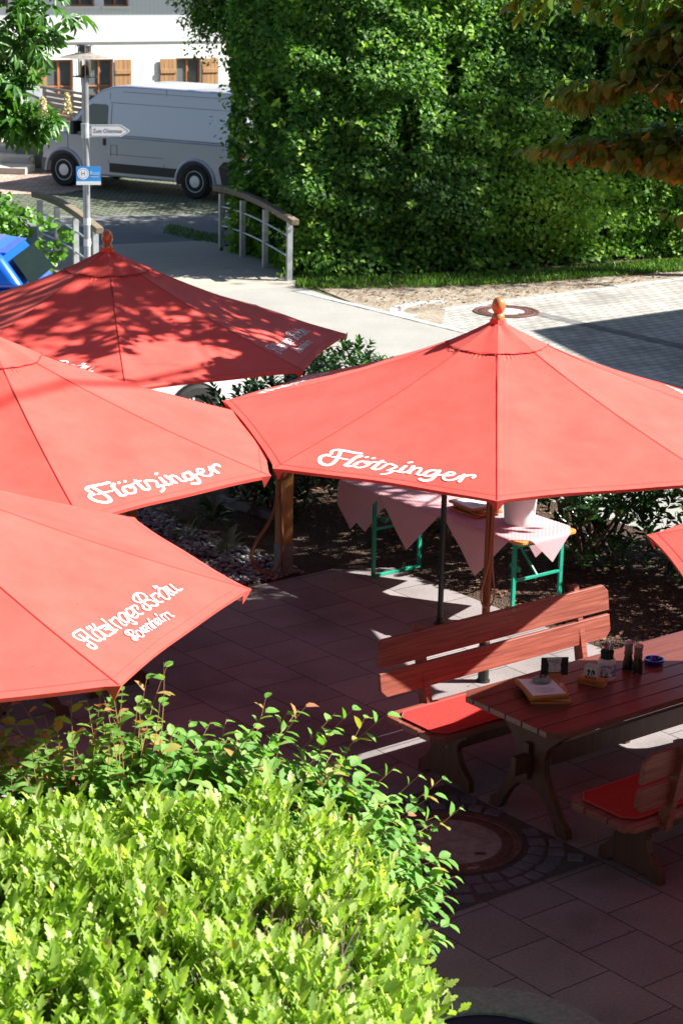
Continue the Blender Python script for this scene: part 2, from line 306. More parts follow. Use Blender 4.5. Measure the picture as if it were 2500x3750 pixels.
SCRIPT_B=[(0.02,[(-0.439,0.387),(-0.472,0.39),(-0.509,0.389),(-0.531,0.376),(-0.539,0.353),(-0.534,0.328)]),(0.022,[(-0.496,0.363),(-0.506,0.331),(-0.517,0.29),(-0.52,0.262),(-0.533,0.246),(-0.554,0.246),(-0.563,0.261),(-0.558,0.279),(-0.543,0.288)]),(0.02,[(-0.529,0.319),(-0.5,0.319),(-0.474,0.326)]),(0.02,[(-0.44,0.374),(-0.455,0.342),(-0.469,0.303),(-0.469,0.272),(-0.448,0.266)]),(0.02,[(-0.385,0.34),(-0.401,0.339),(-0.42,0.319),(-0.432,0.287),(-0.432,0.263),(-0.418,0.258),(-0.395,0.275),(-0.373,0.308),(-0.368,0.333),(-0.385,0.34)]),(0.02,[(-0.391,0.376),(-0.402,0.361)]),(0.02,[(-0.368,0.373),(-0.379,0.356)]),(0.02,[(-0.33,0.373),(-0.36,0.336),(-0.374,0.297),(-0.381,0.266),(-0.37,0.255)]),(0.018,[(-0.361,0.333),(-0.327,0.331),(-0.293,0.323)]),(0.02,[(-0.339,0.325),(-0.289,0.323),(-0.303,0.303),(-0.332,0.302),(-0.313,0.294),(-0.291,0.296)]),(0.02,[(-0.306,0.293),(-0.309,0.267),(-0.306,0.253),(-0.337,0.255),(-0.357,0.257)]),(0.02,[(-0.264,0.331),(-0.281,0.297),(-0.296,0.263),(-0.281,0.257)]),(0.02,[(-0.247,0.364),(-0.257,0.345)]),(0.02,[(-0.225,0.33),(-0.245,0.29),(-0.252,0.25)]),(0.018,[(-0.217,0.325),(-0.179,0.329),(-0.174,0.314),(-0.2,0.277),(-0.212,0.249),(-0.192,0.248)]),(0.02,[(-0.095,0.317),(-0.109,0.33),(-0.137,0.323),(-0.165,0.292),(-0.174,0.259),(-0.161,0.253),(-0.134,0.272),(-0.1,0.312)]),(0.02,[(-0.091,0.319),(-0.116,0.281),(-0.131,0.241),(-0.131,0.221),(-0.151,0.215),(-0.159,0.231)]),(0.018,[(-0.091,0.273),(-0.049,0.279),(-0.025,0.305),(-0.026,0.323),(-0.055,0.324),(-0.084,0.297),(-0.096,0.264),(-0.081,0.247),(-0.056,0.251)]),(0.02,[(-0.004,0.325),(-0.02,0.294),(-0.038,0.26),(-0.026,0.248),(-0.009,0.246)]),(0.018,[(0.004,0.32),(0.034,0.318),(0.032,0.303),(0.011,0.287)]),(0.024,[(0.155,0.369),(0.119,0.332),(0.102,0.293),(0.093,0.26),(0.071,0.245),(0.048,0.249),(0.046,0.269),(0.073,0.29)]),(0.022,[(0.09,0.312),(0.079,0.332),(0.088,0.356),(0.137,0.376),(0.176,0.373),(0.193,0.354),(0.178,0.325),(0.145,0.308),(0.119,0.311)]),(0.022,[(0.139,0.307),(0.163,0.296),(0.169,0.271),(0.161,0.247),(0.13,0.243),(0.115,0.258)]),(0.02,[(0.216,0.318),(0.195,0.285),(0.188,0.251),(0.211,0.243)]),(0.018,[(0.224,0.313),(0.258,0.314),(0.263,0.298),(0.238,0.283)]),(0.02,[(0.355,0.314),(0.326,0.323),(0.295,0.313),(0.264,0.28),(0.251,0.246),(0.269,0.234),(0.3,0.254),(0.329,0.291),(0.341,0.314)]),(0.02,[(0.365,0.312),(0.338,0.277),(0.323,0.244),(0.339,0.242)]),(0.02,[(0.32,0.357),(0.31,0.342)]),(0.02,[(0.337,0.351),(0.327,0.335)]),(0.02,[(0.379,0.312),(0.362,0.28),(0.356,0.249),(0.373,0.243)]),(0.02,[(0.418,0.308),(0.403,0.276),(0.397,0.245),(0.43,0.242)]),(0.017,[(-0.26,0.203),(-0.281,0.177),(-0.288,0.149),(-0.29,0.134),(-0.306,0.135),(-0.309,0.148),(-0.297,0.159)]),(0.016,[(-0.283,0.178),(-0.29,0.195),(-0.28,0.208),(-0.256,0.215),(-0.234,0.206),(-0.234,0.19),(-0.255,0.176),(-0.274,0.176)]),(0.016,[(-0.268,0.175),(-0.269,0.161),(-0.267,0.14)]),(0.015,[(-0.2,0.172),(-0.215,0.178),(-0.237,0.168),(-0.253,0.142),(-0.246,0.126),(-0.227,0.129),(-0.204,0.154),(-0.2,0.172)]),(0.015,[(-0.173,0.179),(-0.191,0.154),(-0.187,0.136),(-0.168,0.139)]),(0.014,[(-0.169,0.177),(-0.156,0.172),(-0.168,0.159)]),(0.014,[(-0.175,0.144),(-0.143,0.152),(-0.13,0.169),(-0.14,0.178),(-0.164,0.161),(-0.175,0.136),(-0.156,0.132)]),(0.015,[(-0.109,0.178),(-0.128,0.15),(-0.136,0.126)]),(0.014,[(-0.103,0.174),(-0.084,0.17),(-0.104,0.142),(-0.108,0.125)]),(0.015,[(-0.042,0.199),(-0.069,0.169),(-0.091,0.126)]),(0.014,[(-0.058,0.17),(-0.039,0.166),(-0.059,0.138),(-0.056,0.128)]),(0.014,[(-0.041,0.143),(-0.013,0.15),(-0.004,0.168),(-0.019,0.17),(-0.04,0.15),(-0.038,0.128),(-0.012,0.132)]),(0.015,[(0.019,0.17),(0.001,0.141),(0.007,0.128)]),(0.015,[(0.042,0.198),(0.032,0.183)]),(0.015,[(0.053,0.174),(0.034,0.148),(0.026,0.124)]),(0.014,[(0.061,0.168),(0.082,0.168),(0.066,0.144),(0.055,0.122)]),(0.014,[(0.091,0.166),(0.118,0.165),(0.105,0.14),(0.099,0.123),(0.114,0.122)])]
# ================================================================ UMBRELLAS
ZA, HD, RU = 2.652, .7246, 2.0
def prof(t): return .80*t + .20*(1-(1-t)**2.4)
class Canopy:
    def __init__(s, a, tweak=None): s.a = a; s.tw = tweak or {}
    def rib(s, k, t):
        an = s.a+k*math.pi/4; rr, dz = s.tw.get(k % 8, (1, 0))
        return Vector((-math.sin(an)*RU*t*(1+(rr-1)*t*t), -math.cos(an)*RU*t*(1+(rr-1)*t*t), ZA-HD*prof(t)+dz*t*t*t))
    def pt(s, k, q, t):
        """panel between rib k+1 (q=0, left seen from outside) and rib k (q=1)"""
        bow = 4*q*(1-q); kk = k % 8
        te = t*(1-.015*bow*t*t*t)
        p = s.rib(k+1, te).lerp(s.rib(k, te), q)
        p.z -= .015*bow*math.sin(math.pi*min(t*.9, 1))+.004*math.sin(9*q+13*t+kk*2.1)*t*bow+.0035*math.sin(70*q*(1-.3*t)+kk)*max(0, 1-abs(t-.2)*6)+.0028*math.sin(38*t+5*kk+s.a*9)*max(0, 1-8*min(q, 1-q))*min(1, 12*min(q, 1-q))
        return p
    def local(s, k, x, y, off=0):
        A = s.rib(k+1, 1); B = s.rib(k, 1); side = (B-A).length
        mid = (A+B)/2; ap = Vector((0, 0, ZA)); hgt = (ap-mid).length
        t = 1-y/hgt; q = .5+x/(side*t)
        p = s.pt(k, q, t)
        nrm = (B-A).cross(ap-mid).normalized()
        if nrm.z < 0: nrm = -nrm
        return p+nrm*off
def stroke_mesh(mb, P, strokes, sx=1, sy=1, ox=0, oy=0, wmul=1, base=.0022):
    """strokes -> flat ribbons with round ends, mapped by P(x, y, offset)"""
    off = base
    for wd, pts in strokes:
        off += .0001
        W = wd*wmul; q = [Vector((x*sx+ox, y*sy+oy)) for x, y in pts]
        # resample with Catmull-Rom
        if len(q) > 2:
            r = []
            for i in range(len(q)-1):
                p0 = q[max(i-1, 0)]; p1 = q[i]; p2 = q[i+1]; p3 = q[min(i+2, len(q)-1)]
                for j in range(4):
                    u = j/4; r.append(.5*((2*p1)+(p2-p0)*u+(2*p0-5*p1+4*p2-p3)*u*u+(3*p1-p0-3*p2+p3)*u**3))
            r.append(q[-1]); q = r
        else:
            q = [q[0].lerp(q[1], j/3) for j in range(4)]
        n = len(q); L = []; Rr = []
        for i in range(n):
            d = (q[min(i+1, n-1)]-q[max(i-1, 0)]); d = d.normalized() if d.length > 1e-9 else Vector((1, 0))
            nn = Vector((-d.y, d.x))*W/2; L.append(q[i]+nn); Rr.append(q[i]-nn)
        vs = []; fs = []
        for i in range(n): vs += [P(L[i].x, L[i].y, off), P(Rr[i].x, Rr[i].y, off)]
        for i in range(n-1): fs.append((2*i, 2*i+1, 2*i+3, 2*i+2))
        mb.add(vs, fs)
        for e in (0, n-1):
            c = q[e]; ring = [P(c.x+W/2*math.cos(a), c.y+W/2*math.sin(a), off+.00005) for a in [2*math.pi*k/12 for k in range(12)]]
            mb.add(ring, [tuple(range(12))])
def umbrella(x, y, a, label, group='red umbrellas over the terrace', tweak=None, texts=(), pole=True, base=False):
    C = Canopy(a, tweak)
    t = empty('umbrella', (x, y, 0), 0, label, 'umbrella', group)
    m = MB()
    NU, NV = 20, 40
    for k in range(8): m.grid(lambda u, v: C.pt(k, 1-u, .022+.978*v), NU, NV)
    # rim hem folded down
    for k in range(8):
        m.grid(lambda u, v: C.pt(k, 1-u, 1)+Vector((0, 0, -.022*v))*(1)+Vector((-C.pt(k,1-u,1).x, -C.pt(k,1-u,1).y, 0))*.004*v, NU, 1)
    cn = m.build('canopy', M['canvas'], t, smooth=True)
    # top cap: second layer of cloth with small lip
    m = MB()
    for k in range(8):
        m.grid(lambda u, v: C.pt(k, 1-u, .03+.15*v)+Vector((0, 0, .006+.012*(1-v)+.006*math.sin(math.pi*u*2+k)*(1-v))), 6, 4)
        m.grid(lambda u, v: C.pt(k, 1-u, .03)*(1)+Vector((0, 0, .018+.03*v))+Vector((C.pt(k,1-u,.03).x, C.pt(k,1-u,.03).y, 0))*(-.12*v), 6, 1)
    m.build('top_cap', M['canvas'], t, smooth=True)
    # seams
    m = MB()
    for k in range(8):
        pts = [C.rib(k, .18+.82*i/16)+Vector((0, 0, .0035)) for i in range(17)]
        d = C.rib(k, 1)-C.rib(k, 0); s = Vector((-d.y, d.x, 0)).normalized()*.0028
        m.add([p+s for p in pts]+[p-s for p in pts], [(i, i+1, 18+i, 17+i) for i in range(16)])
        pts = [C.pt(k, 1-i/8, .18)+Vector((0, 0, .012)) for i in range(9)]
        dn = (C.pt(k, .5, .3)-C.pt(k, .5, .18)).normalized()*.0045
        m.add([p+dn for p in pts]+[p-dn for p in pts], [(i, i+1, 10+i, 9+i) for i in range(8)])
    m.build('seam', M['seam'], cn)
    m = MB()
    for k in range(8):
        for t0 in (.974,):
            pts = [C.pt(k, 1-i/20, t0)+Vector((0, 0, .0016)) for i in range(21)]; dn = (C.pt(k, .5, 1)-C.pt(k, .5, .9)).normalized()*.0018
            m.add([p+dn for p in pts]+[p-dn for p in pts], [(i, i+1, 22+i, 21+i) for i in range(20)])
    m.build('hem_stitching', M['hem'], cn)
    # corner pockets
    for k in range(8):
        p = C.rib(k, 1); d = Vector((p.x, p.y, 0)).normalized(); s = Vector((-d.y, d.x, 0)); m = MB()
        a0 = C.pt(k, .955, 1); b0 = C.pt(k-1, .045, 1)
        m.add([a0, p+d*.012, b0, p-d*.035+Vector((0, 0, -.085)), p-d*.05+Vector((0, 0, .0))],
              [(0, 1, 3), (1, 2, 3), (0, 3, 4), (2, 4, 3), (0, 4, 2, 1)])
        m.build('corner_pocket', M['canvas'], cn)
    # finial
    m = MB(); m.lathe([(.0, -.02), (.045, -.02), (.047, .012), (.045, .03), (.036, .044), (.03, .05), (.034, .058), (.044, .075), (.048, .095), (.046, .118), (.037, .14), (.022, .156), (.008, .162), (.0, .163)], 28, cap=False)
    f = m.build('finial', M['finial'], t, smooth=True); f.location = (0, 0, ZA+.012)
    # frame
    for k in range(8):
        m = MB(); m.tube([C.rib(k, .04+.945*i/10)-Vector((0, 0, .036)) for i in range(11)], .013, 4)
        m.build('rib', M['pole'], t)
        m = MB(); h = C.rib(k, .55)-Vector((0, 0, .06)); d = Vector((h.x, h.y, 0)).normalized()*.06
        m.beam(Vector((d.x, d.y, 2.0)), h, .018, .024); m.build('strut', M['pole'], t)
    m = MB(); m.lathe([(.0, 1.95), (.075, 1.95), (.075, 2.05), (.0, 2.05)], 16, cap=False); m.build('runner_hub', M['pole'], t, smooth=True)
    m = MB(); m.lathe([(0, 2.5), (.07, 2.5), (.07, 2.57), (0, 2.57)], 16, cap=False); m.build('top_hub', M['pole'], t, smooth=True)
    m = MB(); m.cyl((0, 0, .02), (0, 0, 2.62), .029, .029, 20); m.build('pole', M['pole'], t, smooth=True)
    m = MB(); m.lathe([(0, 0), (.05, 0), (.05, .012), (.04, .014), (.04, .30), (.036, .31), (0, .31)], 20, cap=False)
    m.build('base_sleeve', M['steel_dark'], t, smooth=True)
    for (k, kind) in texts:
        m = MB(); stroke_mesh(m, lambda X, Y, o: C.local(k, X, Y, o), SCRIPT_A if kind == 'A' else SCRIPT_B, wmul=.80 if kind == 'A' else .60)
        m.build('lettering', M['white_print'], cn)
    return t, C
U = [(1.05378568, 14.0863904, .05394761), (-2.33, 13.2677966, -.42641174), (-1.96532355, 16.86750053, -.17878748), (-2.47120316, 10.18421059, -.82827347)]
u1, C1 = umbrella(*U[0], 'large red umbrella at the right with Flötzinger in white, above the striped serving table',
         tweak={2: (.95, .10)}, texts=((0, 'A'), (2, 'A'), (5, 'A')))
umbrella(*U[1], 'red umbrella at the left edge reading Flötzinger, touching the large right umbrella', texts=((-1, 'A'), (1, 'A')))
umbrella(*U[2], 'red umbrella nearest the bridge, dappled with leaf shadows', texts=((-2, 'B'), (0, 'B')))
umbrella(*U[3], 'lowest red umbrella at the left, reading Flötzinger Bräu Rosenheim above the shrub', tweak={6: (.93, .0)}, texts=((-1, 'B'), (1, 'B')))
umbrella(3.67, 10.78, .326, 'red umbrella showing only one corner at the right edge, above the garden table', texts=())
# unseen umbrella added to shade the front corner and the hedge flank
umbrella(3.32, 6.75, .3, 'unseen red umbrella added for shade to the right of the foreground hedge', texts=())

# cord hanging on the umbrella pole
def cord(name, P, r, label, cat, m, group=None):
    mb = MB(); mb.tube(P, r, 8); o = mb.build(name, m, None, smooth=True); tag(o, label, cat, group); return o
def smoothpath(pts, n=8):
    P = [Vector(p) for p in pts]; out = []
    for i in range(len(P)-1):
        p0 = P[max(i-1, 0)]; p1 = P[i]; p2 = P[i+1]; p3 = P[min(i+2, len(P)-1)]
        for j in range(n):
            u = j/n; out.append(.5*((2*p1)+(p2-p0)*u+(2*p0-5*p1+4*p2-p3)*u*u+(3*p1-p0-3*p2+p3)*u**3))
    out.append(P[-1]); return out
ux, uy = U[0][0], U[0][1]
M['cord'] = mat('cord', (.42, .17, .10), (.52, .24, .15), rough=.85, scale=80)
cord('cord', smoothpath([(ux+.02, uy-.04, 1.5), (ux+.012, uy-.045, 1.1), (ux+.008, uy-.05, .95), (ux-.02, uy-.05, .8), (ux-.045, uy-.05, .68), (ux-.03, uy-.05, .6), (ux+.005, uy-.05, .585), (ux+.04, uy-.05, .62), (ux+.05, uy-.05, .72), (ux+.03, uy-.045, .9), (ux+.026, uy-.042, 1.2), (ux+.02, uy-.04, 1.5)]), .006,
     'thin tan cord hanging in a loop on the umbrella pole beside the serving table', 'cord', M['cord'])

# ================================================================ BENCHES AND TABLES
def trestle_bench(label, group, L=2.10, flip=False, loc=(0, 0), mat_on=True, rot=None):
    """local x along the bench, seat front towards -y when not flipped"""
    t = empty('garden_bench', (loc[0], loc[1], 0), (GROT+(math.pi if flip else 0)) if rot is None else rot, label, 'bench', group)
    W = .54
    for i in range(3):
        m = MB(); w = W/3-.008; y0 = i*W/3+.004
        if i == 0: poly = [(.0, y0+.07), (.07, y0), (L-.07, y0), (L, y0+.07), (L, y0+w), (0, y0+w)]
        elif i == 2: poly = [(0, y0), (L, y0), (L, y0+w-.05), (L-.05, y0+w), (.05, y0+w), (0, y0+w-.05)]
        else: poly = [(0, y0), (L, y0), (L, y0+w), (0, y0+w)]
        m.prism(poly, .405, .445); m.build('seat_plank', M['bench'], t, bevel=.004)
    for x in (.30, L-.35):
        half = [(.215, .40), (.215, .355), (.17, .33), (.13, .29), (.12, .24), (.145, .17), (.20, .11), (.245, .075), (.25, 0)]
        poly = [(W/2+a, b) for a, b in half]+[(W/2+.19, 0), (W/2+.15, .03), (W/2-.15, .03), (W/2-.19, 0)]+[(W/2-a, b) for a, b in reversed(half)]
        m = MB(); m.prism(poly, x, x+.05, 'x'); lg = m.build('leg', M['leg'], t, bevel=.006)
        for dz in (.25, .30):
            b = MB(); b.cyl((x-.006, W/2-.03, dz), (x, W/2-.03, dz), .011, .011, 10); b.build('bolt', M['chrome'], lg)
        m = MB(); m.prism([(W-.05, .38), (W+.04, .38), (W+.148, .92), (W+.128, .95), (W+.096, .95)], x+.052, x+.10, 'x')
        m.build('back_support', M['bench'], t, bevel=.004)
    m = MB(); m.box((L/2, W/2, .25), (L-.62, .035, .10)); m.build('stretcher', M['leg'], t, bevel=.004)
    Y = Vector((0, math.sin(R(9)), math.cos(R(9))))
    for z0, z1, cut in ((.545, .705, 0), (.735, .915, 1)):
        c = .045
        poly = [(0, z0+(c if not cut else 0)), (c if not cut else 0, z0), (L-(c if not cut else 0), z0), (L, z0+(c if not cut else 0)), (L, z1-(c if cut else 0)), (L-(c if cut else 0), z1), (c if cut else 0, z1), (0, z1-(c if cut else 0))]
        poly = [p for i, p in enumerate(poly) if p != poly[i-1]]
        m = MB(); m.prism(poly, 0, .028, 'y')
        m.v = [(x, W-.012+y+(z-.445)*math.tan(R(9)), z) for x, y, z in m.v]
        m.build('back_slat', M['bench'], t, bevel=.004)
    if mat_on:
        m = MB(); mw_, mh_ = L-.12, .44; poly = chamfrect(.05, .03, .05+mw_, .03+mh_, .07)
        m.prism(poly, .4455, .455); o = m.build('seat_mat', M['mat_red'], None, bevel=.003)
        e = MB(); e.tube([(x, y, .455) for x, y in poly], .006, 6, closed=True); e.build('mat_binding', M['mat_edge'], o, smooth=True)
        o.location = t.location; o.rotation_euler = t.rotation_euler
        return t, o
    return t, None
BG = 'dark red wooden benches on the terrace'
b1 = G(7.88, 8.885)
t, mo = trestle_bench('red wooden bench with its backrest half in sunlight, in front of the umbrella pole', BG, 2.06, False, (b1.x, b1.y))
tag(mo, 'red felt seat mat partly sunlit, on the bench with the sunlit backrest', 'seat mat', 'red felt seat mats')
b2 = G(7.90+2.06, 7.80)
t, mo = trestle_bench('dark shaded wooden bench at the right edge, near side of the table', BG, 2.06, True, (b2.x, b2.y))
tag(mo, 'red felt seat mat in deep shade, on the bench at the right edge', 'seat mat', 'red felt seat mats')
def garden_table(label, loc, L=2.3, rot=None):
    t = empty('garden_table', (loc[0], loc[1], 0), GROT if rot is None else rot, label, 'table', 'dark red wooden tables on the terrace')
    W = .86; n = 6; w = W/n
    for i in range(n):
        y0 = i*w; g = .0035; m = MB(); c = .075
        if i == 0: poly = [(c, y0), (L-c, y0), (L, y0+c), (L, y0+w-g), (0, y0+w-g), (0, y0+c)]
        elif i == n-1: poly = [(0, y0+g), (L, y0+g), (L, y0+w-c), (L-c, y0+w), (c, y0+w), (0, y0+w-c)]
        else: poly = [(0, y0+g), (L, y0+g), (L, y0+w-g), (0, y0+w-g)]
        m.prism(poly, .722, .76); m.build('top_plank', M['table'], t, bevel=.004)
    for x in (.22, L-.30):
        half = [(.33, .72), (.33, .665), (.24, .60), (.155, .52), (.125, .44), (.135, .36), (.18, .27), (.235, .18), (.28, .10), (.335, .07), (.345, 0), (.255, 0), (.22, .06), (.165, .155), (.09, .225), (.0, .245)]
        poly = [(W/2+a, b) for a, b in half]+[(W/2-a, b) for a, b in reversed(half[:-1])]
        m = MB(); m.prism(poly, x, x+.055, 'x'); lg = m.build('leg', M['leg'], t, bevel=.006)
        m = MB(); m.box((x-.07 if x < 1 else x+.125, W/2, .40), (.13, .045, .12)); m.build('tenon', M['leg'], lg, bevel=.006)
        m = MB(); xx = x-.03 if x < 1 else x+.085; m.prism([(W/2-.016, .29), (W/2+.016, .29), (W/2+.022, .53), (W/2-.022, .53)], xx-.0, xx+.025, 'x'); m.build('wedge', M['leg'], lg, bevel=.004)
    m = MB(); m.box((L/2, W/2, .40), (L-.64, .04, .13)); m.build('stretcher', M['leg'], t, bevel=.004)
    m = MB(); m.box((.28, W/2, .70), (.05, .6, .043)); m.box((L-.28, W/2, .70), (.05, .6, .043)); m.build('batten', M['leg'], t, bevel=.003)
    return t
tb = G(7.97, 7.955)
garden_table('dark red wooden garden table laid with menus, mills and cutlery at the right', (tb.x, tb.y), 2.3)
# bench and table mostly under the umbrellas on the left
b3 = G(7.08, 13.45)
t, mo = trestle_bench('shaded bench under the umbrella lowest at the left, only its legs showing below the canopy', BG, 2.06, False, (b3.x, b3.y), rot=GROT-math.pi/2)
tag(mo, 'red felt seat mat hidden under the umbrella lowest at the left', 'seat mat', 'red felt seat mats')
tb2 = G(6.05, 13.55)
garden_table('table in deep shade under the umbrella lowest at the left', (tb2.x, tb2.y), 2.3, GROT-math.pi/2)

# ---------------------------------------------------------------- serving table (beer table with green legs)
st = empty('serving_table', G(10.44, 13.1), GROT-math.pi/2, 'folding beer table with orange top and green steel legs, draped with striped cloths', 'table')
# local x runs back towards the camera along -v, local y along u
TL, TW = 2.2, .62
m = MB(); m.prism(roundrect(TL, TW, .05, 4, TL/2, TW/2), .742, .77); tp = m.build('tabletop', M['beer_wood'], st, bevel=.006)
for x in (.38, TL-.12):
    m = MB()
    for y in (.06, TW-.06): m.box((x, y, .37), (.022, .035, .74))
    m.box((x, TW/2, .012), (.03, TW-.1, .024)); m.box((x, TW/2, .70), (.03, TW-.1, .03)); m.box((x, TW/2, .42), (.022, TW-.12, .022))
    lg = m.build('leg', M['green_paint'], st, bevel=.003)
    m = MB(); sgn = -1 if x > 1 else 1
    m.beam((x, TW/2, .42), (x+sgn*.32, TW/2, .72), .012, .02); m.beam((x, .12, .5), (x+sgn*.1, .12, .52), .03, .03); m.build('brace', M['green_paint'], lg)

# cloths: diamonds whose corners hang over the table edge
def clothmat(name):
    m, nt, out = newmat(name); L = nt.links.new
    at = N(nt, 'ShaderNodeUVMap', uv_map='weave'); wv = N(nt, 'ShaderNodeTexWave', i_Scale=30.0, i_Distortion=0); wv.wave_type = 'BANDS'; wv.bands_direction = 'X'
    L(at.outputs[0], wv.inputs['Vector'])
    rp = ramp(nt, [(.40, (.62, .17, .21)), (.58, (.80, .66, .70))]); L(wv.outputs[0], rp.inputs[0])
    b = N(nt, 'ShaderNodeBsdfPrincipled', i_Roughness=.85); L(rp.outputs[0], b.inputs['Base Color'])
    t = N(nt, 'ShaderNodeBsdfTranslucent'); L(rp.outputs[0], t.inputs[0])
    mx = N(nt, 'ShaderNodeMixShader', i_0=.3); L(b.outputs[0], mx.inputs[1]); L(t.outputs[0], mx.inputs[2]); L(mx.outputs[0], out.inputs[0])
    return m
M['cloth'] = clothmat('striped_cloth')
def cloth(cx, cy, half, lift, label, seed, yaw=0):
    """diamond cloth centred at local (cx, cy) of the serving table; parts past the edges hang down"""
    n = 44; vs = []; fs = []; uvs = []
    rr = random.Random(seed); ph = [rr.uniform(0, 6) for _ in range(4)]
    for j in range(n+1):
        for i in range(n+1):
            a = (i/n-.5)*half*math.sqrt(2); b = (j/n-.5)*half*math.sqrt(2)
            ca, sa = math.cos(math.pi/4+yaw), math.sin(math.pi/4+yaw)
            x = cx+a*ca-b*sa; y = cy+a*sa+b*ca; z = .7725+lift
            for (lo, hi, ax) in ((-.004, TW+.004, 'y'), (-.004, TL+.004, 'x')):
                v = y if ax == 'y' else x
                if v < lo or v > hi:
                    e = (lo-v) if v < lo else (v-hi); s = -1 if v < lo else 1; rad = .014
                    # wrap over the edge then hang
                    if e < rad*math.pi/2:
                        q = e/rad; o = rad*math.sin(q); d = rad*(1-math.cos(q))
                    else: o = rad; d = rad+(e-rad*math.pi/2)
                    fold = .003*math.sin(18*(x if ax == 'y' else y)+ph[0]+4*d)*min(1, d*5)
                    nv = (lo if v < lo else hi)+s*(o+fold+.03*d+lift)
                    if ax == 'y': y = nv
                    else: x = nv
                    z -= d
            z += .0012*math.sin(31*x+ph[1])*math.sin(27*y+ph[2])
            vs.append((x, y, z)); uvs.append((i/n*half*1.414, j/n*half*1.414))
    for j in range(n):
        for i in range(n):
            fs.append((j*(n+1)+i, j*(n+1)+i+1, (j+1)*(n+1)+i+1, (j+1)*(n+1)+i))
    me = bpy.data.meshes.new('tablecloth'); me.from_pydata(vs, [], fs); me.materials.append(M['cloth'])
    ul = me.uv_layers.new(name='weave'); li = [l.vertex_index for l in me.loops]
    ul.data.foreach_set('uv', [c for q in li for c in uvs[q]])
    me.polygons.foreach_set('use_smooth', [True]*len(me.polygons))
    o = bpy.data.objects.new('tablecloth', me); col.objects.link(o); o.location = st.location; o.rotation_euler = st.rotation_euler
    tag(o, label, 'tablecloth', 'red and white striped tablecloths on the serving table')
    return o
cloth(.17, .30, .70, .0, 'striped tablecloth at the far left end of the serving table, furthest from the bucket', 1)
cloth(.90, .30, .70, .002, 'middle one of the three striped tablecloths on the serving table', 2)
cloth(1.72, .30, .70, .004, 'striped tablecloth under the white bucket, bright in the sun', 3, .03)
def S(x, y, z=0):     # serving-table local -> world
    return st.matrix_basis @ Vector((x, y, z))

# bucket with lid
bk = empty('bucket', S(1.80, .36, .777), .4, 'white plastic bucket with lid standing on the striped cloth of the serving table', 'bucket')
m = MB(); m.lathe([(0, 0), (.112, 0), (.118, .006), (.135, .235), (.139, .235), (.139, .243), (.134, .243), (.134, .25), (0, .25)], 40, cap=False); m.build('body', M['white'], bk, smooth=True)
m = MB(); m.lathe([(0, .252), (.128, .252), (.131, .262), (.146, .264), (.148, .25), (.149, .238), (.145, .238), (.143, .2495), (.0, .2495)], 40, cap=False); m.build('lid', M['white'], bk, smooth=True)
m = MB(); m.tube([(.146*math.cos(a), .146*math.sin(a), .215-.10*math.sin(a)) for a in [math.pi*i/16 for i in range(17)]], .003, 6); m.build('handle', M['white'], bk, smooth=True)

def text_mesh(name, body, size, m, parent, loc, rot, extrude=.0006, align='CENTER', shear=0, sx=1):
    cu = bpy.data.curves.new(name, 'FONT'); cu.body = body; cu.size = size; cu.extrude = extrude; cu.align_x = align; cu.align_y = 'CENTER'; cu.shear = shear; cu.resolution_u = 3
    o = bpy.data.objects.new(name, cu); col.objects.link(o)
    dg = bpy.context.evaluated_depsgraph_get(); me = bpy.data.meshes.new_from_object(o.evaluated_get(dg)); bpy.data.objects.remove(o)
    me.materials.clear(); me.materials.append(m)
    q = bpy.data.objects.new(name, me); col.objects.link(q); q.parent = parent; q.location = loc; q.rotation_euler = rot; q.scale = (sx, 1, 1)
    return q

def menu_board(loc, rz, label, paper=True, w=.235, l=.33, th=.016, group='wooden menu boards'):
    t = empty('menu_board', loc, rz, label, 'menu', group)
    m = MB(); m.prism(chamfrect(-w/2, -l/2, w/2, l/2, .012), 0, th); m.build('board', M['clip_wood'], t, bevel=.002)
    m = MB(); m.box((0, l/2-.03, th+.004), (w*.8, .018, .006)); m.build('clip_bar', M['clip_wood'], t, bevel=.002)
    if paper:
        for i in range(3):
            m = MB(); m.prism([(-.105, -.148), (.105, -.148), (.105, .148-.01*i), (-.105, .148)], th+.001+.0014*i, th+.002+.0014*i); s = m.build('sheet', M['paper'], t); s.rotation_euler = (0, 0, .012*(i-1))
        for i, (yy, ww) in enumerate(((-.035, .10), (-.048, .05), (-.06, .13), (-.072, .12), (-.088, .09), (-.1, .14), (-.112, .06))):
            m = MB(); k = int(ww/.011)
            rr = random.Random(i)
            for q in range(k):
                x = -ww/2+q*ww/k; m.box((x+ww/k*.4, yy, th+.0055), (ww/k*rr.uniform(.45, .85), .0035 if i == 0 else .0022, .0004))
            m.build('print_line', M['ink'], t)
    return t
# boards on the serving table
for i, (x, y, a, p) in enumerate(((1.36, .27, 1.6, 0), (1.40, .30, 1.45, 0), (1.37, .30, 1.7, 0), (1.35, .26, 1.5, 1))):
    q = S(x, y, .7775+.018*i)
    menu_board(q, GROT-math.pi/2+a, ['lowest of the wooden menu boards stacked beside the bucket', 'second wooden menu board from below in the stack beside the bucket', 'third wooden menu board from below, under the top one beside the bucket', 'topmost menu board with white sheets in the stack beside the bucket'][i], bool(p))

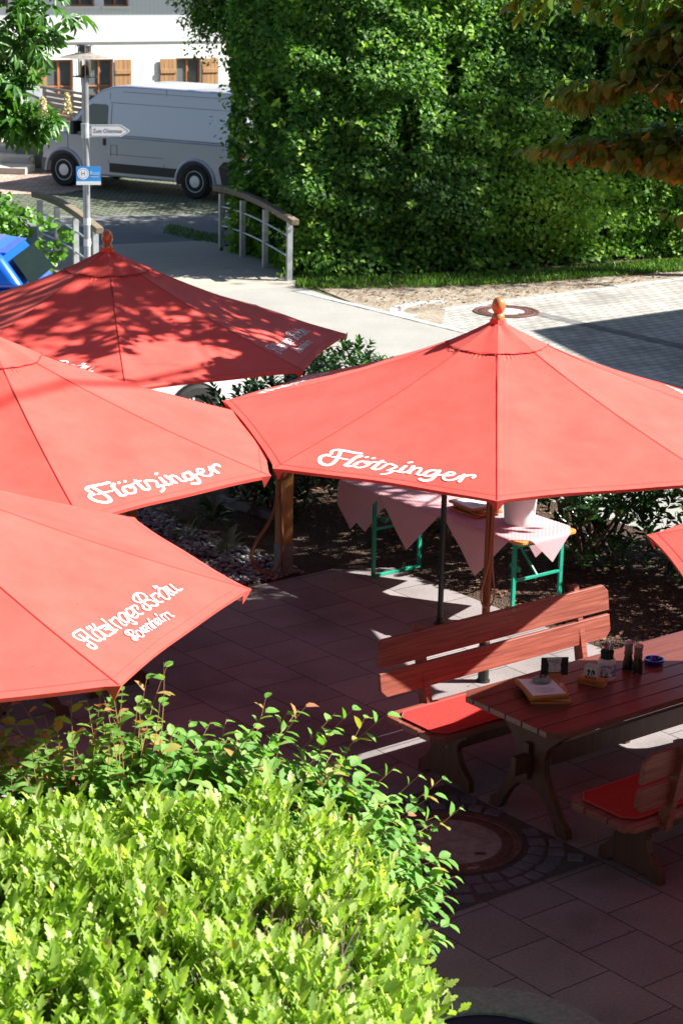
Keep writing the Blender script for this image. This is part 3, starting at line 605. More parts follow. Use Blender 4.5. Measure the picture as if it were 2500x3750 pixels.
# ---------------------------------------------------------------- things on the garden table
ZT = .7605
def TP(u, v, z=ZT): return G(u, v, z)
menu_board(TP(8.405, 8.475), GROT-.62, 'lower wooden menu board on the garden table, turned out under the others', True, .25, .34)
menu_board(TP(8.385, 8.50, ZT+.022), GROT-.50, 'middle wooden menu board of the three on the garden table', False, .25, .34)
mb_ = menu_board(TP(8.365, 8.49, ZT+.040), GROT-.42, 'topmost menu board on the garden table with a white menu under the numbered stone', True, .25, .34)
zs = ZT+.0605
sn = empty('table_stone', TP(8.405, 8.53, zs), 0, 'grey pebble with number 23 lying on the white menu', 'stone')
m = MB(); m.lathe([(0, 0), (.03, .001), (.048, .01), (.054, .02), (.05, .031), (.034, .041), (.015, .0455), (0, .046)], 28, cap=False); q = m.build('pebble', M['stone_grey'], sn, smooth=True); q.scale = (1.12, .9, 1)
text_mesh('number', '23', .05, M['ink'], sn, (.002, -.012, .0475), (R(14), 0, R(-6)), .001)
rs = empty('reserved_sign', TP(8.53, 8.55, zs), R(8), 'black card with drawn white mug reading RESERVIERT, standing in a wooden block on the menus', 'sign')
m = MB(); m.box((0, 0, .014), (.085, .03, .028)); m.build('block', M['clip_wood'], rs, bevel=.003)
m = MB(); m.box((0, .004, .072), (.172, .0016, .118)); cd_ = m.build('card', M['black'], rs)
m = MB(); m.add([(-.052, .0028-.0003, .127), (.045, .0025, .127), (.037, .0025, .085), (.041, .0025, .045), (.034, .0025, .034), (-.034, .0025, .034), (-.039, .0025, .045), (-.036, .0025, .085)], [tuple(range(8))]); m.build('mug_drawing', mat('pale_print', (.62, .62, .66), (.45, .45, .5), scale=60), cd_)
text_mesh('writing', 'RESERVIERT', .0165, M['ink'], cd_, (-.003, .0018, .108), (R(90), 0, 0), .0002, shear=.1, sx=.9)
m = MB(); stroke_mesh(m, lambda x, y, o: Vector((x, .0019-o*.02, y)), [(.002, [(-.025, .099), (.032, .097)]), (.0018, [(.0, .094), (.018, .09), (-.008, .084), (.014, .078), (-.004, .072), (.006, .066)]), (.002, [(-.035, .055), (-.02, .05), (-.03, .042)]), (.004, [(.0, .05), (.002, .044)]), (.003, [(.03, .052), (.034, .044)])]); m.build('scribble', M['ink'], cd_)
# coaster holder
ch = empty('coaster_holder', TP(8.757, 8.44), GROT-.62-math.pi/2+1.1, 'small wooden block holding a stack of white beer mats', 'coaster holder')
ch.rotation_euler = (0, 0, R(-28))
m = MB(); m.box((0, 0, .022), (.17, .075, .044)); q = m.build('block', M['clip_wood'], ch, bevel=.003)
text_mesh('engraving', 'Flötzinger', .022, mat('burnt_mark', (.12, .04, .015)), q, (0, -.0378, .024), (R(90), 0, 0), .0004, shear=.3)
cm = mat('coaster_card', (.66, .62, .6), rough=.8)
for i in range(7):
    m = MB(); m.prism([(x, z) for x, z in roundrect(.094, .094, .018, 4, 0, .0)], 0, .0022, 'y'); q = m.build('beer_mat', cm, ch); q.location = (-.005, -.022+.006*i, .083); q.rotation_euler = (R(-4), 0, 0)
    if i == 0:
        mm = MB(); mm.box((0, -.0006, -.036), (.084, .0006, .014)); mm.build('red_band', M['mat_edge'], q)
        mm = MB(); mm.tube([(x, -.0006, z) for x, z in ((-.04, -.028), (.04, -.028), (.04, .038), (-.04, .038))], .0009, 4, closed=True)
        mm.build('frame_line', M['mat_edge'], q)
        mm = MB(); stroke_mesh(mm, lambda x, y, o: Vector((x, -.0004-o*.1, y)), [(.016, [(-.018, .010), (-.012, .004)]), (.010, [(-.014, -.004), (-.018, -.016)]), (.014, [(.016, .012), (.020, -.006)]), (.006, [(.006, .014), (.004, -.018)]), (.003, [(-.032, -.022), (.034, -.024)])]); mm.build('emblem', M['ink'], q)
# stoneware jug with cutlery
jg = empty('cutlery_jug', TP(8.895, 8.46), 0, 'white stoneware jug with painted mountain chalet, holding cutlery', 'jug')
def jugmat():
    m, nt, out = newmat('painted_jug'); L = nt.links.new
    b = N(nt, 'ShaderNodeBsdfPrincipled', i_Roughness=.25)
    tc = N(nt, 'ShaderNodeTexCoord'); sp = N(nt, 'ShaderNodeSeparateXYZ'); L(tc.outputs['Object'], sp.inputs[0])
    nz = N(nt, 'ShaderNodeTexNoise', i_Scale=26, i_Detail=3); L(tc.outputs['Object'], nz.inputs['Vector'])
    rp = ramp(nt, [(.42, (.10, .28, .62)), (.58, (.62, .66, .72))]); L(nz.outputs[0], rp.inputs[0])
    a = N(nt, 'ShaderNodeMath', operation='MULTIPLY_ADD', i_1=.05); L(nz.outputs[0], a.inputs[0]); L(sp.outputs[2], a.inputs[2])
    sky_ = N(nt, 'ShaderNodeMath', operation='GREATER_THAN', i_1=.062); L(a.outputs[0], sky_.inputs[0])
    gr = N(nt, 'ShaderNodeMix', data_type='RGBA'); gr.inputs[6].default_value = (.03, .07, .02, 1); L(rp.outputs[0], gr.inputs[7]); L(sky_.outputs[0], gr.inputs[0])
    lo = N(nt, 'ShaderNodeMath', operation='GREATER_THAN', i_1=.028); L(sp.outputs[2], lo.inputs[0])
    hi = N(nt, 'ShaderNodeMath', operation='LESS_THAN', i_1=.105); L(sp.outputs[2], hi.inputs[0])
    an = N(nt, 'ShaderNodeMath', operation='MULTIPLY'); L(lo.outputs[0], an.inputs[0]); L(hi.outputs[0], an.inputs[1])
    fr = N(nt, 'ShaderNodeMath', operation='LESS_THAN', i_1=-.012); L(sp.outputs[1], fr.inputs[0])
    an2 = N(nt, 'ShaderNodeMath', operation='MULTIPLY'); L(an.outputs[0], an2.inputs[0]); L(fr.outputs[0], an2.inputs[1])
    mx = N(nt, 'ShaderNodeMix', data_type='RGBA'); mx.inputs[6].default_value = (.62, .6, .6, 1); L(gr.outputs[2], mx.inputs[7]); L(an2.outputs[0], mx.inputs[0])
    L(mx.outputs[2], b.inputs['Base Color']); L(b.outputs[0], out.inputs[0]); return m
m = MB(); m.lathe([(0, 0), (.058, 0), (.062, .006), (.061, .022), (.057, .03), (.056, .1), (.057, .112), (.052, .128), (.047, .134), (.046, .14), (.042, .14), (.041, .13), (.046, .11), (.046, .01), (0, .01)], 36, cap=False); jb = m.build('jug_body', jugmat(), jg, smooth=True)
m = MB()
if True:
    m.add([(-.038, -.0445-.0, .045), (-.004, -.058, .045), (.004, -.0578, .045), (.004, -.0578, .064), (-.016, -.0565, .082), (-.038, -.0445, .068)], [(0, 1, 2, 3, 4, 5)])
m.build('painted_chalet', mat('chalet_paint', (.22, .10, .03), (.34, .17, .05), scale=60, rough=.3), jb)
m = MB(); m.lathe([(0, .10), (.040, .10), (.038, .14), (.043, .185), (.041, .187), (.0, .15)], 20, cap=False); m.build('cutlery_sleeve', mat('dark_green_fabric', (.012, .04, .028), rough=.9), jg)
for i in range(13):
    a = rnd.uniform(0, 6.28); r_ = rnd.uniform(.006, .034); tx = rnd.uniform(-.02, .035)+.6*r_*math.cos(a); ty = .5*r_*math.sin(a); h = rnd.uniform(.225, .275)
    m = MB(); p0 = Vector((r_*math.cos(a)*.6, r_*math.sin(a)*.6, .1)); p1 = Vector((r_*math.cos(a)+tx, r_*math.sin(a)+ty, h))
    m.beam(p0, p1, rnd.uniform(.009, .013), .0025, (math.cos(a), math.sin(a), .1)); m.build('cutlery', M['chrome'], jg, bevel=.001)
# mills
def mill(loc, label, fill, top):
    t = empty('spice_mill', loc, 0, label, 'mill', 'pepper and salt mills')
    m = MB(); m.lathe([(0, .004), (.031, .004), (.033, .012), (.031, .045), (.025, .085), (.022, .1), (.0, .1)], 28, cap=False); m.build('contents', fill, t, smooth=True)
    m = MB(); m.lathe([(0, 0), (.034, 0), (.0355, .006), (.034, .045), (.028, .087), (.025, .102), (.0235, .102), (.0265, .087), (.0325, .045), (.033, .008), (0, .003)], 28, cap=False); m.build('glass_jar', M['glass'], t, smooth=True)
    m = MB(); m.lathe([(0, .1), (.027, .1), (.029, .104), (.026, .14), (.029, .168), (.031, .18), (.029, .184), (.026, .181), (0, .180)], 28, cap=False); m.build('grinder_top', M['mill_top'], t, smooth=True)
M['mill_top'] = mat('brushed_steel', (.42, .42, .44), rough=.32, metal=.9)
mill(TP(9.135, 8.505), 'dark pepper mill with steel top, standing behind the salt mill', mat('peppercorns', (.012, .008, .006), (.05, .03, .02), rough=.7, scale=140, bump=.003), 0)
mill(TP(9.140, 8.425), 'salt mill with pink salt crystals and steel top, beside the blue ashtray', mat('pink_salt', (.42, .14, .11), (.72, .45, .4), rough=.6, scale=110, bump=.003), 0)
m = MB(); m.lathe([(0, .002), (.05, .002), (.06, .008), (.066, .03), (.064, .036), (.056, .036), (.05, .016), (.04, .011), (0, .011)], 36, cap=False)
bg_ = mat('cobalt_glass', (.006, .012, .42), rough=.05, glass=.35, coat=1)
o = m.build('ashtray', bg_, None, smooth=True); o.location = TP(9.345, 8.475); tag(o, 'round cobalt blue glass ashtray on the garden table', 'ashtray')

# thin dark pole and square wooden posts
def pole_obj(name, x, y, h, r, m_, label, cat):
    t = empty(name, (x, y, 0), 0, label, cat)
    m = MB(); m.cyl((0, 0, 0), (0, 0, h), r, r, 16); m.build('tube', m_, t, smooth=True)
    m = MB(); m.lathe([(0, 0), (r*2.2, 0), (r*2.2, .01), (r*1.3, .014), (r*1.3, .05), (0, .05)], 16, cap=False); m.build('foot_plate', m_, t)
    return t
pole_obj('metal_pole', .79, 15.34, 1.98, .022, mat('black_green_metal', (.012, .02, .015), rough=.45), 'slim black metal pole standing in front of the serving table', 'pole')
def post(x, y, h, label, rot=GROT):
    t = empty('wooden_post', (x, y, 0), rot, label, 'post', 'square wooden posts in the planted bed')
    m = MB(); m.box((0, 0, .16+h/2), (.11, .11, h)); m.build('beam', M['post_wood'], t, bevel=.006)
    m = MB()
    for s in (-1, 1): m.box((0, s*.0605, .13), (.1, .008, .26)); m.box((s*.0605, 0, .13), (.008, .1, .26))
    m.box((0, 0, .01), (.16, .16, .02)); m.build('post_shoe', mat('dull_zinc', (.16, .17, .18), (.22, .23, .24), rough=.6, scale=20), t)
    return t
post(-.48, 16.59, 1.25, 'square wooden post with coiled rope, in a steel shoe at the corner of the terrace')
post(-1.80, 16.75, 1.35, 'square wooden post beside the gravel, mostly hidden by the left umbrellas')
rp_ = smoothpath([(-.50, 16.50, 1.36), (-.50, 16.46, 1.32), (-.56, 16.45, 1.1), (-.56, 16.44, .92), (-.48, 16.43, .86), (-.42, 16.44, .95), (-.43, 16.45, 1.15), (-.50, 16.46, 1.25), (-.52, 16.45, .95), (-.53, 16.44, .70), (-.60, 16.43, .48), (-.71, 16.42, .30), (-.74, 16.42, .16), (-.66, 16.42, .06), (-.55, 16.42, .06), (-.49, 16.43, .2), (-.50, 16.44, .6), (-.51, 16.45, 1.0), (-.51, 16.46, 1.2)], 8)
ro = cord('rope', rp_, .014, 'thick brown rope hanging in loops on the wooden post', 'rope', M['rope'])
m = MB(); m.tube([(-.525+.018*math.cos(a), 16.425, 1.08+.045*math.sin(a)) for a in [2*math.pi*i/14 for i in range(14)]], .005, 6, closed=True); m.tube([(-.52+.016*math.cos(a), 16.42, 1.0+.04*math.sin(a)) for a in [2*math.pi*i/14 for i in range(14)]], .005, 6, closed=True)
m.build('snap_hook', M['chrome'], ro, smooth=True)
# ================================================================ GROUND
def sheet(name, poly, z, m, label=None, kind='structure', rz=0, loc=(0, 0), cat=None):
    """flat sheet with a little thickness; poly in local coords"""
    mb = MB(); n = len(poly)
    mb.add([(x, y, 0) for x, y in poly], [tuple(range(n))])
    o = mb.build(name, m); o.location = (loc[0], loc[1], z); o.rotation_euler = (0, 0, rz)
    tag(o, label, cat, None, kind); return o
def uvpoly(pts): return [tuple(G(u, v)[:2]) for u, v in pts]
M['soil'] = groundmat('dark_soil', [(.3, (.045, .03, .022)), (.5, (.08, .052, .038)), (.7, (.11, .075, .055))], 3, 70, .02)
M['earth'] = groundmat('meadow_soil', [(.3, (.05, .07, .02)), (.6, (.09, .11, .035)), (.8, (.13, .12, .06))], 2, 40, .02)
M['asphalt'] = groundmat('pale_asphalt', [(.3, (.27, .265, .25)), (.7, (.325, .315, .295))], 1.2, 190, .002, finevar=.22)
M['asphalt_dark'] = groundmat('grey_asphalt', [(.3, (.15, .155, .16)), (.7, (.21, .21, .21))], .8, 90, .002, finevar=.2)
M['slabs'] = brickmat('terrace_slabs', (.235, .212, .215), (.30, .275, .27), (.075, .068, .06), .466, .4495, .0045, swap=True, phase=(-.033-.2, -.0775+.003), nscale=55, var=.3, bump=.003)
M['pavers'] = brickmat('concrete_pavers', (.34, .33, .31), (.43, .42, .39), (.14, .13, .11), .21, .155, .009, swap=False, nscale=40, var=.28, warp=.012, bump=.004)
M['band'] = brickmat('dark_paver_row', (.15, .15, .16), (.2, .2, .2), (.09, .085, .08), .21, .21, .008, nscale=40)
M['lot'] = brickmat('grass_joint_setts', (.17, .17, .165), (.24, .235, .22), (.05, .085, .02), .20, .13, .03, nscale=10, var=.5, warp=.03, bump=.01)
M['redpave'] = brickmat('reddish_paving', (.40, .29, .23), (.47, .36, .29), (.2, .15, .12), .3, .2, .012, nscale=20, var=.2)
M['gravel'] = groundmat('fine_gravel', [(.3, (.20, .16, .12)), (.5, (.31, .265, .21)), (.7, (.39, .35, .29))], 1.6, 75, .01, finevar=.4)
M['setts'] = mat('granite_setts', (.085, .075, .092), (.15, .135, .155), rough=.75, scale=6, bump=.002, bscale=60)
M['edging'] = mat('pale_edging_stone', (.30, .31, .32), (.42, .43, .43), rough=.8, scale=12, bump=.002, bscale=60)

mb = MB(); mb.add([(-140, -60, 0), (140, -60, 0), (140, 220, 0), (-140, 220, 0)], [(0, 1, 2, 3)])
o = mb.build('ground', M['earth']); o.location.z = -.03; tag(o, kind='structure')
# terrace of square slabs, in the garden grid
o = sheet('terrace', [(2, 2), (13.5, 2), (13.5, 6.2), (10.82, 9.3), (10.82, 12.85), (10.3, 13.1), (2, 13.1)], .0, M['slabs'], rz=GROT)
# planted beds
sheet('garden_bed', uvpoly([(9.6, 13.1), (10.3, 13.1), (10.82, 12.85), (10.82, 9.3), (13.5, 6.2), (13.4, 18), (9.4, 18)]), -.012, M['soil'])
sheet('pebble_bed', uvpoly([(3, 13.1), (9.62, 13.1), (9.42, 18), (3, 18)]), -.008, M['soil'])
# drive: asphalt, paver yard, gravel verge
DV = [(12.7, 30), (12.7, 2), (18.3, 2), (18.3, 21.8), (18.3, 30)]
sheet('asphalt_drive', uvpoly([(13.3, 2), (18.34, 2), (18.34, 22.6), (18.6, 24.3), (16.3, 27.2), (9.3, 32), (2, 32), (2, 18.0), (13.3, 18.0)]), -.018, M['asphalt'])
sheet('paver_yard', [(18.34, -6), (34, -6), (34, 21.8), (19.2, 21.8), (18.34, 20.9)], -.014, M['pavers'], rz=GROT)
sheet('gravel_path', uvpoly([(18.34, 22.6), (18.34, 20.9), (19.2, 21.8), (40, 21.8), (40, 25.4), (22, 23.9), (18.75, 24.2)]), -.016, M['gravel'])
sheet('dark_paver_band', [(20.0, -6), (20.22, -6), (20.22, 21.8), (20.0, 21.8)], -.010, M['band'], rz=GROT)
def edging(name, pts, w=.12, l=.17, gap=.012, z=-.018, h=.009):
    m = MB(); P = [Vector((*G(u, v)[:2], 0)) for u, v in pts]; rr = random.Random(3)
    for a, b in zip(P[:-1], P[1:]):
        d = (b-a); L = d.length; d.normalize(); k = max(1, int(L/(l+gap)))
        for i in range(k):
            s = L/k; c = a+d*(i+.5)*s; nrm = Vector((-d.y, d.x, 0))
            hh = h+rr.uniform(-.003, .003)
            m.box((c.x, c.y, z+hh/2), (s-gap, w*rr.uniform(.92, 1.05), hh), Matrix.Rotation(math.atan2(d.y, d.x)+rr.uniform(-.03, .03), 3, 'Z'))
    o = m.build(name, M['edging'], None, bevel=.004); tag(o, kind='structure'); return o
edging('edging_stones', [(18.34, 5), (18.34, 24.2)])
edging('edging_stones', [(19.2, 21.86), (34, 21.86)])
loop = [(18.45+.75*math.cos(a)+.75, 21.55+.55*math.sin(a)+.3) for a in [R(200-18*i) for i in range(9)]]
edging('edging_stones', loop, .2, .14)
# cast covers
def cover(x, y, r, z, label, infill, ring, rin=.72):
    t = empty('manhole_cover', (x, y, z), 0, label, 'manhole cover', 'round manhole covers')
    m = MB(); m.lathe([(r*rin, .006), (r*rin+.02, .011), (r*.86, .011), (r*.87, .006), (r*.9, .006), (r*.91, .012), (r, .012), (r, 0)], 56, cap=False)
    for i in range(36):
        a = 2*math.pi*i/36; m.box((r*.8*math.cos(a), r*.8*math.sin(a), .0125), (.05*r*2, .02*r, .004), Matrix.Rotation(a, 3, 'Z'))
    m.build('iron_ring', ring, t)
    m = MB(); m.lathe([(0, .008), (r*rin, .008)], 48, cap=False); m.build('concrete_infill', infill, t)
    for s in (-1, 1):
        m = MB(); m.box((s*r*.5*.8, s*r*.5*.75*-1, .0095), (.075*r*2, .03*r*2, .003)); m.build('lifting_slot', M['black'], t)
iron = mat('rusty_iron', (.10, .042, .034), (.17, .085, .07), rough=.6, scale=30, metal=.3, bump=.002)
conc = mat('pitted_concrete', (.20, .155, .14), (.33, .27, .24), rough=.9, scale=11, bump=.004, bscale=40)
cover(.69, 11.33, .43, .006, 'large round manhole cover with iron ring, set in dark cobbles beside the bench', conc, iron)
cover(2.28, 28.95, .47, -.012, 'distant round manhole cover at the edge of the pale pavers, behind the finial', M['edging'], iron, .55)
# granite setts around the near cover
c0 = Vector((7.615, 8.437)); m = MB(); rr = random.Random(11)
for ring in range(1, 9):
    rad = .46+.118*(ring-.5); k = int(2*math.pi*rad/.118)
    for i in range(k):
        a = 2*math.pi*(i+rr.uniform(-.08, .08))/k+ring; u = c0.x+rad*math.cos(a); v = c0.y+rad*math.sin(a)
        if not (6.9 < u < 8.12 and 7.79 < v < 9.05): continue
        p = G(u, v); s = Matrix.Rotation(a+GROT+rr.uniform(-.12, .12), 3, 'Z'); w_, d_ = .098*rr.uniform(.86, 1.06), .10*rr.uniform(.86, 1.05)
        m.box((p.x, p.y, .004+rr.uniform(-.002, .003)), (w_, d_, .018), s)
o = m.build('cobblestones', M['setts'], None, bevel=.009, seg=2); tag(o, kind='structure')
sheet('cobble_bedding', uvpoly([(6.86, 7.735), (8.17, 7.735), (8.17, 9.10), (6.86, 9.10)]), .004, mat('joint_sand', (.055, .042, .04), (.10, .08, .072), scale=50, bump=.003, rough=.95))
# stone basin
bs = empty('stone_basin', (.78, 8.90, 0), 0, 'round stone basin of dark water at the bottom edge, beside the clipped hedge', 'basin')
m = MB(); m.lathe([(.60, 0), (.66, .0), (.66, .02), (.645, .035), (.43, .035), (.415, .02), (.41, -.1)], 64, cap=False); m.build('rim', mat('grey_basin_stone', (.22, .24, .24), (.33, .35, .34), rough=.8, scale=40, bump=.003), bs, smooth=True)
m = MB(); m.lathe([(0, .006), (.412, .006)], 48, cap=False); m.build('water', mat('dark_water', (.008, .014, .045), rough=.35, spec=.3), bs)  # dark blue base colour painted in place of the sky's reflection

# pebbles and fallen leaves
def scatter_pebbles(name, n, area, size, m, seed, z=0, flat=.6, kind='stuff', label=None):
    r = np.random.default_rng(seed)
    ico = np.array([(0, 0, 1), (.9, 0, .2), (.2, .85, .25), (-.75, .5, .15), (-.7, -.55, .2), (.3, -.85, .15), (0, 0, -.6)])
    F = np.array([(0, 1, 2), (0, 2, 3), (0, 3, 4), (0, 4, 5), (0, 5, 1), (6, 2, 1), (6, 3, 2), (6, 4, 3), (6, 5, 4), (6, 1, 5)])
    uv = area(r, n); s = size*r.uniform(.5, 1.3, n); a = r.uniform(0, 6.28, n); sx = r.uniform(.7, 1.3, n)
    V = ico[None]+r.normal(0, .13, (n, 7, 3)); x = V[..., 0]*sx[:, None]; y = V[..., 1]
    X = (x*np.cos(a)[:, None]-y*np.sin(a)[:, None])*s[:, None]+uv[:, 0, None]; Y = (x*np.sin(a)[:, None]+y*np.cos(a)[:, None])*s[:, None]+uv[:, 1, None]
    Z = V[..., 2]*flat*s[:, None]+z+s[:, None]*r.uniform(0, .8, n)[:, None]
    return rawmesh(name, np.stack([X, Y, Z], -1).reshape(-1, 3), (F[None]+7*np.arange(n)[:, None, None]).reshape(-1, 3), m, np.repeat(r.random(n), 7), label=label, kind=kind)
def rawmesh(name, V, F, m, rndv=None, label=None, cat=None, group=None, kind=None, parent=None):
    me = bpy.data.meshes.new(name); nv = len(V); nf = len(F); k = F.shape[1]
    me.vertices.add(nv); me.vertices.foreach_set('co', V.astype(np.float32).ravel())
    me.loops.add(nf*k); me.loops.foreach_set('vertex_index', F.astype(np.int32).ravel())
    me.polygons.add(nf); me.polygons.foreach_set('loop_start', np.arange(0, nf*k, k, dtype=np.int32)); me.polygons.foreach_set('loop_total', np.full(nf, k, dtype=np.int32))
    me.update(calc_edges=True)
    if rndv is not None:
        at = me.attributes.new('rnd', 'FLOAT', 'POINT'); at.data.foreach_set('value', rndv.astype(np.float32))
    me.materials.append(m); o = bpy.data.objects.new(name, me); col.objects.link(o); o.parent = parent
    return tag(o, label, cat, group, kind)
Mpeb = leafmat('pebble_stone', [(0, (.13, .135, .155)), (.5, (.25, .26, .29)), (1, (.46, .46, .48))], trans=0, rough=.7)
Mdry = leafmat('fallen_leaf', [(0, (.12, .05, .02)), (.5, (.22, .10, .05)), (1, (.34, .22, .13))], trans=.15, rough=.8)
def areaG(u0, u1, v0, v1):
    def f(r, n):
        u = r.uniform(u0, u1, n); v = r.uniform(v0, v1, n)
        return np.stack([u*GU.x+v*GV.x, u*GU.y+v*GV.y], -1)
    return f
scatter_pebbles('pebbles', 15000, areaG(7.0, 10.1, 13.16, 17.2), .026, Mpeb, 2, -.008, label='grey blue pebbles covering the bed beyond the slabs')
# kerb stones in the pebble bed
kb = MB(); kb.beam((-1.15, 18.75, .0), (-.6, 18.2, .0), .10, .12); o = kb.build('kerb_stone', M['setts'], None, bevel=.01); tag(o, 'grey kerb stone between the pebbles and the evergreen shrubs', 'kerb stone')

# ================================================================ FOLIAGE
def leaf_template(kind):
    """returns verts (x across, y along, z up) and triangles; unit length"""
    if kind == 'simple':
        V = [(0, 0, 0), (.3, .45, .05), (0, 1, -.08), (-.3, .45, .05)]; F = [(0, 1, 2), (0, 2, 3)]
    elif kind == 'oval':
        V = [(0, 0, 0), (.2, .18, .04), (.30, .45, .06), (.22, .75, .03), (0, 1, -.1), (-.22, .75, .03), (-.30, .45, .06), (-.2, .18, .04), (0, .45, -.02)]
        F = [(0, 1, 8), (1, 2, 8), (2, 3, 8), (3, 4, 8), (4, 5, 8), (5, 6, 8), (6, 7, 8), (7, 0, 8)]
    elif kind == 'long':
        V = [(0, 0, 0), (.13, .25, .03), (.16, .55, .04), (0, 1, -.1), (-.16, .55, .04), (-.13, .25, .03), (0, .5, -.01)]
        F = [(0, 1, 6), (1, 2, 6), (2, 3, 6), (3, 4, 6), (4, 5, 6), (5, 0, 6)]
    elif kind == 'lobed':
        P = [(0, 0), (.13, .12), (.14, .30), (.36, .48), (.25, .54), (.29, .70), (.15, .72), (.15, .88), (0, 1), (-.15, .88), (-.15, .72), (-.29, .70), (-.25, .54), (-.36, .48), (-.14, .30), (-.13, .12)]
        V = [(x, y, .18*abs(x)-.10*y*y) for x, y in P]+[(0, .55, -.03)]; n = len(P)
        F = [(i, (i+1) % n, n) for i in range(n)]
    elif kind == 'palmate':
        V = []; F = []
        for a, L in ((-100, .5), (-62, .75), (-26, .95), (8, 1.0), (42, .9), (78, .7), (108, .45)):
            ca, sa = math.cos(R(a)), math.sin(R(a)); b = len(V)
            q = [(0, 0, 0), (.075, .35, .02), (.16, .68, .02), (.08, .88, -.04), (0, 1, -.12), (-.08, .88, -.04), (-.16, .68, .02), (-.075, .35, .02), (0, .6, -.05)]
            for x, y, z in q: x *= L; y *= L; V.append((x*ca+y*sa, -x*sa+y*ca, z*L-.28*(x*x+y*y)))
            F += [(b+i, b+(i+1) % 8, b+8) for i in range(8)]
    return np.array(V, float), np.array(F)
def leaves(name, pos, nrm, fwd, size, m, kind='simple', parent=None, rv=None, label=None, cat=None, wid=1, kindtag=None, droop=0):
    n = len(pos); V, F = leaf_template(kind)
    fwd = fwd/np.linalg.norm(fwd, axis=1, keepdims=True)
    nrm = nrm-fwd*np.sum(nrm*fwd, 1, keepdims=True); nrm /= (np.linalg.norm(nrm, axis=1, keepdims=True)+1e-9)
    side = np.cross(fwd, nrm); size = np.broadcast_to(size, (n,))
    X = (pos[:, None]+(side[:, None]*V[None, :, 0:1]*wid+fwd[:, None]*V[None, :, 1:2]+nrm[:, None]*V[None, :, 2:3])*size[:, None, None])
    if droop: X[..., 2] -= droop*(V[None, :, 1]**2)*size[:, None]
    FF = (F[None]+len(V)*np.arange(n)[:, None, None]).reshape(-1, 3)
    if rv is None: rv = rng.random(n)
    return rawmesh(name, X.reshape(-1, 3), FF, m, np.repeat(rv, len(V)), label=label, cat=cat, kind=kindtag, parent=parent)
def unit(n, r=rng):
    v = r.normal(size=(n, 3)); return v/np.linalg.norm(v, axis=1, keepdims=True)
def noise3(P, seed, f):
    """cheap smooth noise from summed sines"""
    r = np.random.default_rng(seed); out = np.zeros(len(P))
    for i in range(7):
        k = unit(1, r)[0]*f*r.uniform(.6, 1.9); out += np.sin(P@k+r.uniform(0, 6.28))
    return out/7**.5
MF = leafmat('hedge_leaf', [(0, (.025, .085, .012)), (.35, (.07, .20, .025)), (.75, (.21, .42, .035)), (1, (.38, .56, .08))], trans=.42, rough=.62)
MFd = leafmat('far_tree_leaf', [(0, (.014, .045, .010)), (1, (.04, .11, .02))], trans=.2)
MY = leafmat('young_leaf', [(0, (.16, .28, .045)), (.3, (.31, .46, .085)), (.75, (.45, .58, .15)), (.93, (.58, .64, .28)), (1, (.44, .34, .14))], trans=.54)
MS = leafmat('shrub_leaf', [(0, (.07, .20, .03)), (.5, (.15, .34, .055)), (.76, (.26, .43, .10)), (.86, (.38, .34, .09)), (1, (.45, .17, .09))], trans=.42, rough=.62)
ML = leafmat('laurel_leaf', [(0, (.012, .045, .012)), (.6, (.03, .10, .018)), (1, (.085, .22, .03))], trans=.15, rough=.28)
MC = leafmat('chestnut_leaf', [(0, (.035, .12, .015)), (.6, (.065, .19, .025)), (1, (.11, .26, .04))], trans=.32, rough=.4)
MB_ = leafmat('bronze_leaf', [(0, (.09, .20, .03)), (.6, (.15, .27, .04)), (.88, (.26, .28, .05)), (1, (.48, .20, .03))], trans=.5, rough=.4, tmul=(1.15, 1.15, .45))
MG = leafmat('grass_blade', [(0, (.05, .14, .015)), (1, (.15, .28, .04))], trans=.3)
M['bark'] = mat('bark', (.07, .05, .035), (.14, .105, .075), rough=.95, scale=12, stretch=(1, 1, .25), bump=.02)
M['twig'] = mat('twig', (.13, .10, .06), (.22, .17, .11), rough=.9, scale=20)
M['redtwig'] = mat('red_twig', (.30, .10, .05), (.34, .24, .09), rough=.7, scale=10)
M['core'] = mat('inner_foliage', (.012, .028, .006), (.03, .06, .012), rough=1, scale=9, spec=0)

# ---- the tall clipped hedge beyond the drive
def face_point(s, z):
    """hedge face: s along its foot, z height, returns centre-line point of the front surface"""
    return s, z
HB = [(-1.9, 32.9), (-.85, 31.5), (.6, 31.75), (2.7, 32.5), (5.0, 33.6), (8.5, 35.4)]   # foot line of the face
def hedge_surface(n, seed, z1=6.6, z0=.05):
    r = np.random.default_rng(seed); P = np.array(HB); d = np.linalg.norm(np.diff(P, axis=0), axis=1); cs = np.concatenate([[0], np.cumsum(d)])
    s = r.uniform(0, cs[-1], n); z = z0+(z1-z0)*r.random(n)**.92
    x = np.interp(s, cs, P[:, 0]); y = np.interp(s, cs, P[:, 1])
    Q = np.stack([x, y, z], -1)
    b = noise3(Q, 3, 1.3)*.26+noise3(Q, 4, 3.2)*.17+noise3(Q, 9, 7.0)*.11
    # rounded head and foot, bulging face
    b += .35*np.sin(np.clip(z/2.6, 0, 1)*math.pi*.5)-.2
    return Q, b, s, cs
hb = empty('tall_hedge', (1.5, 32.4, 0), 0, 'tall dense leafy green hedge filling the background right of the bridge', 'hedge')
Q, b, s, cs = hedge_surface(98000, 21)
nd = np.array([-.25, -.93, .15]); depth = rng.exponential(.15, len(Q))
keep = noise3(Q, 14, 2.4)+noise3(Q, 15, 5.5)*.5 > -1.0
pos = Q-np.array([0, 1, 0])*b[:, None]+np.array([0, 1, 0])*depth[:, None]-np.array([0, 1.5, 0])*hb.location[1]*0
g1 = noise3(Q+np.array([.35, 0, 0]), 4, 3.2)-noise3(Q-np.array([.35, 0, 0]), 4, 3.2)
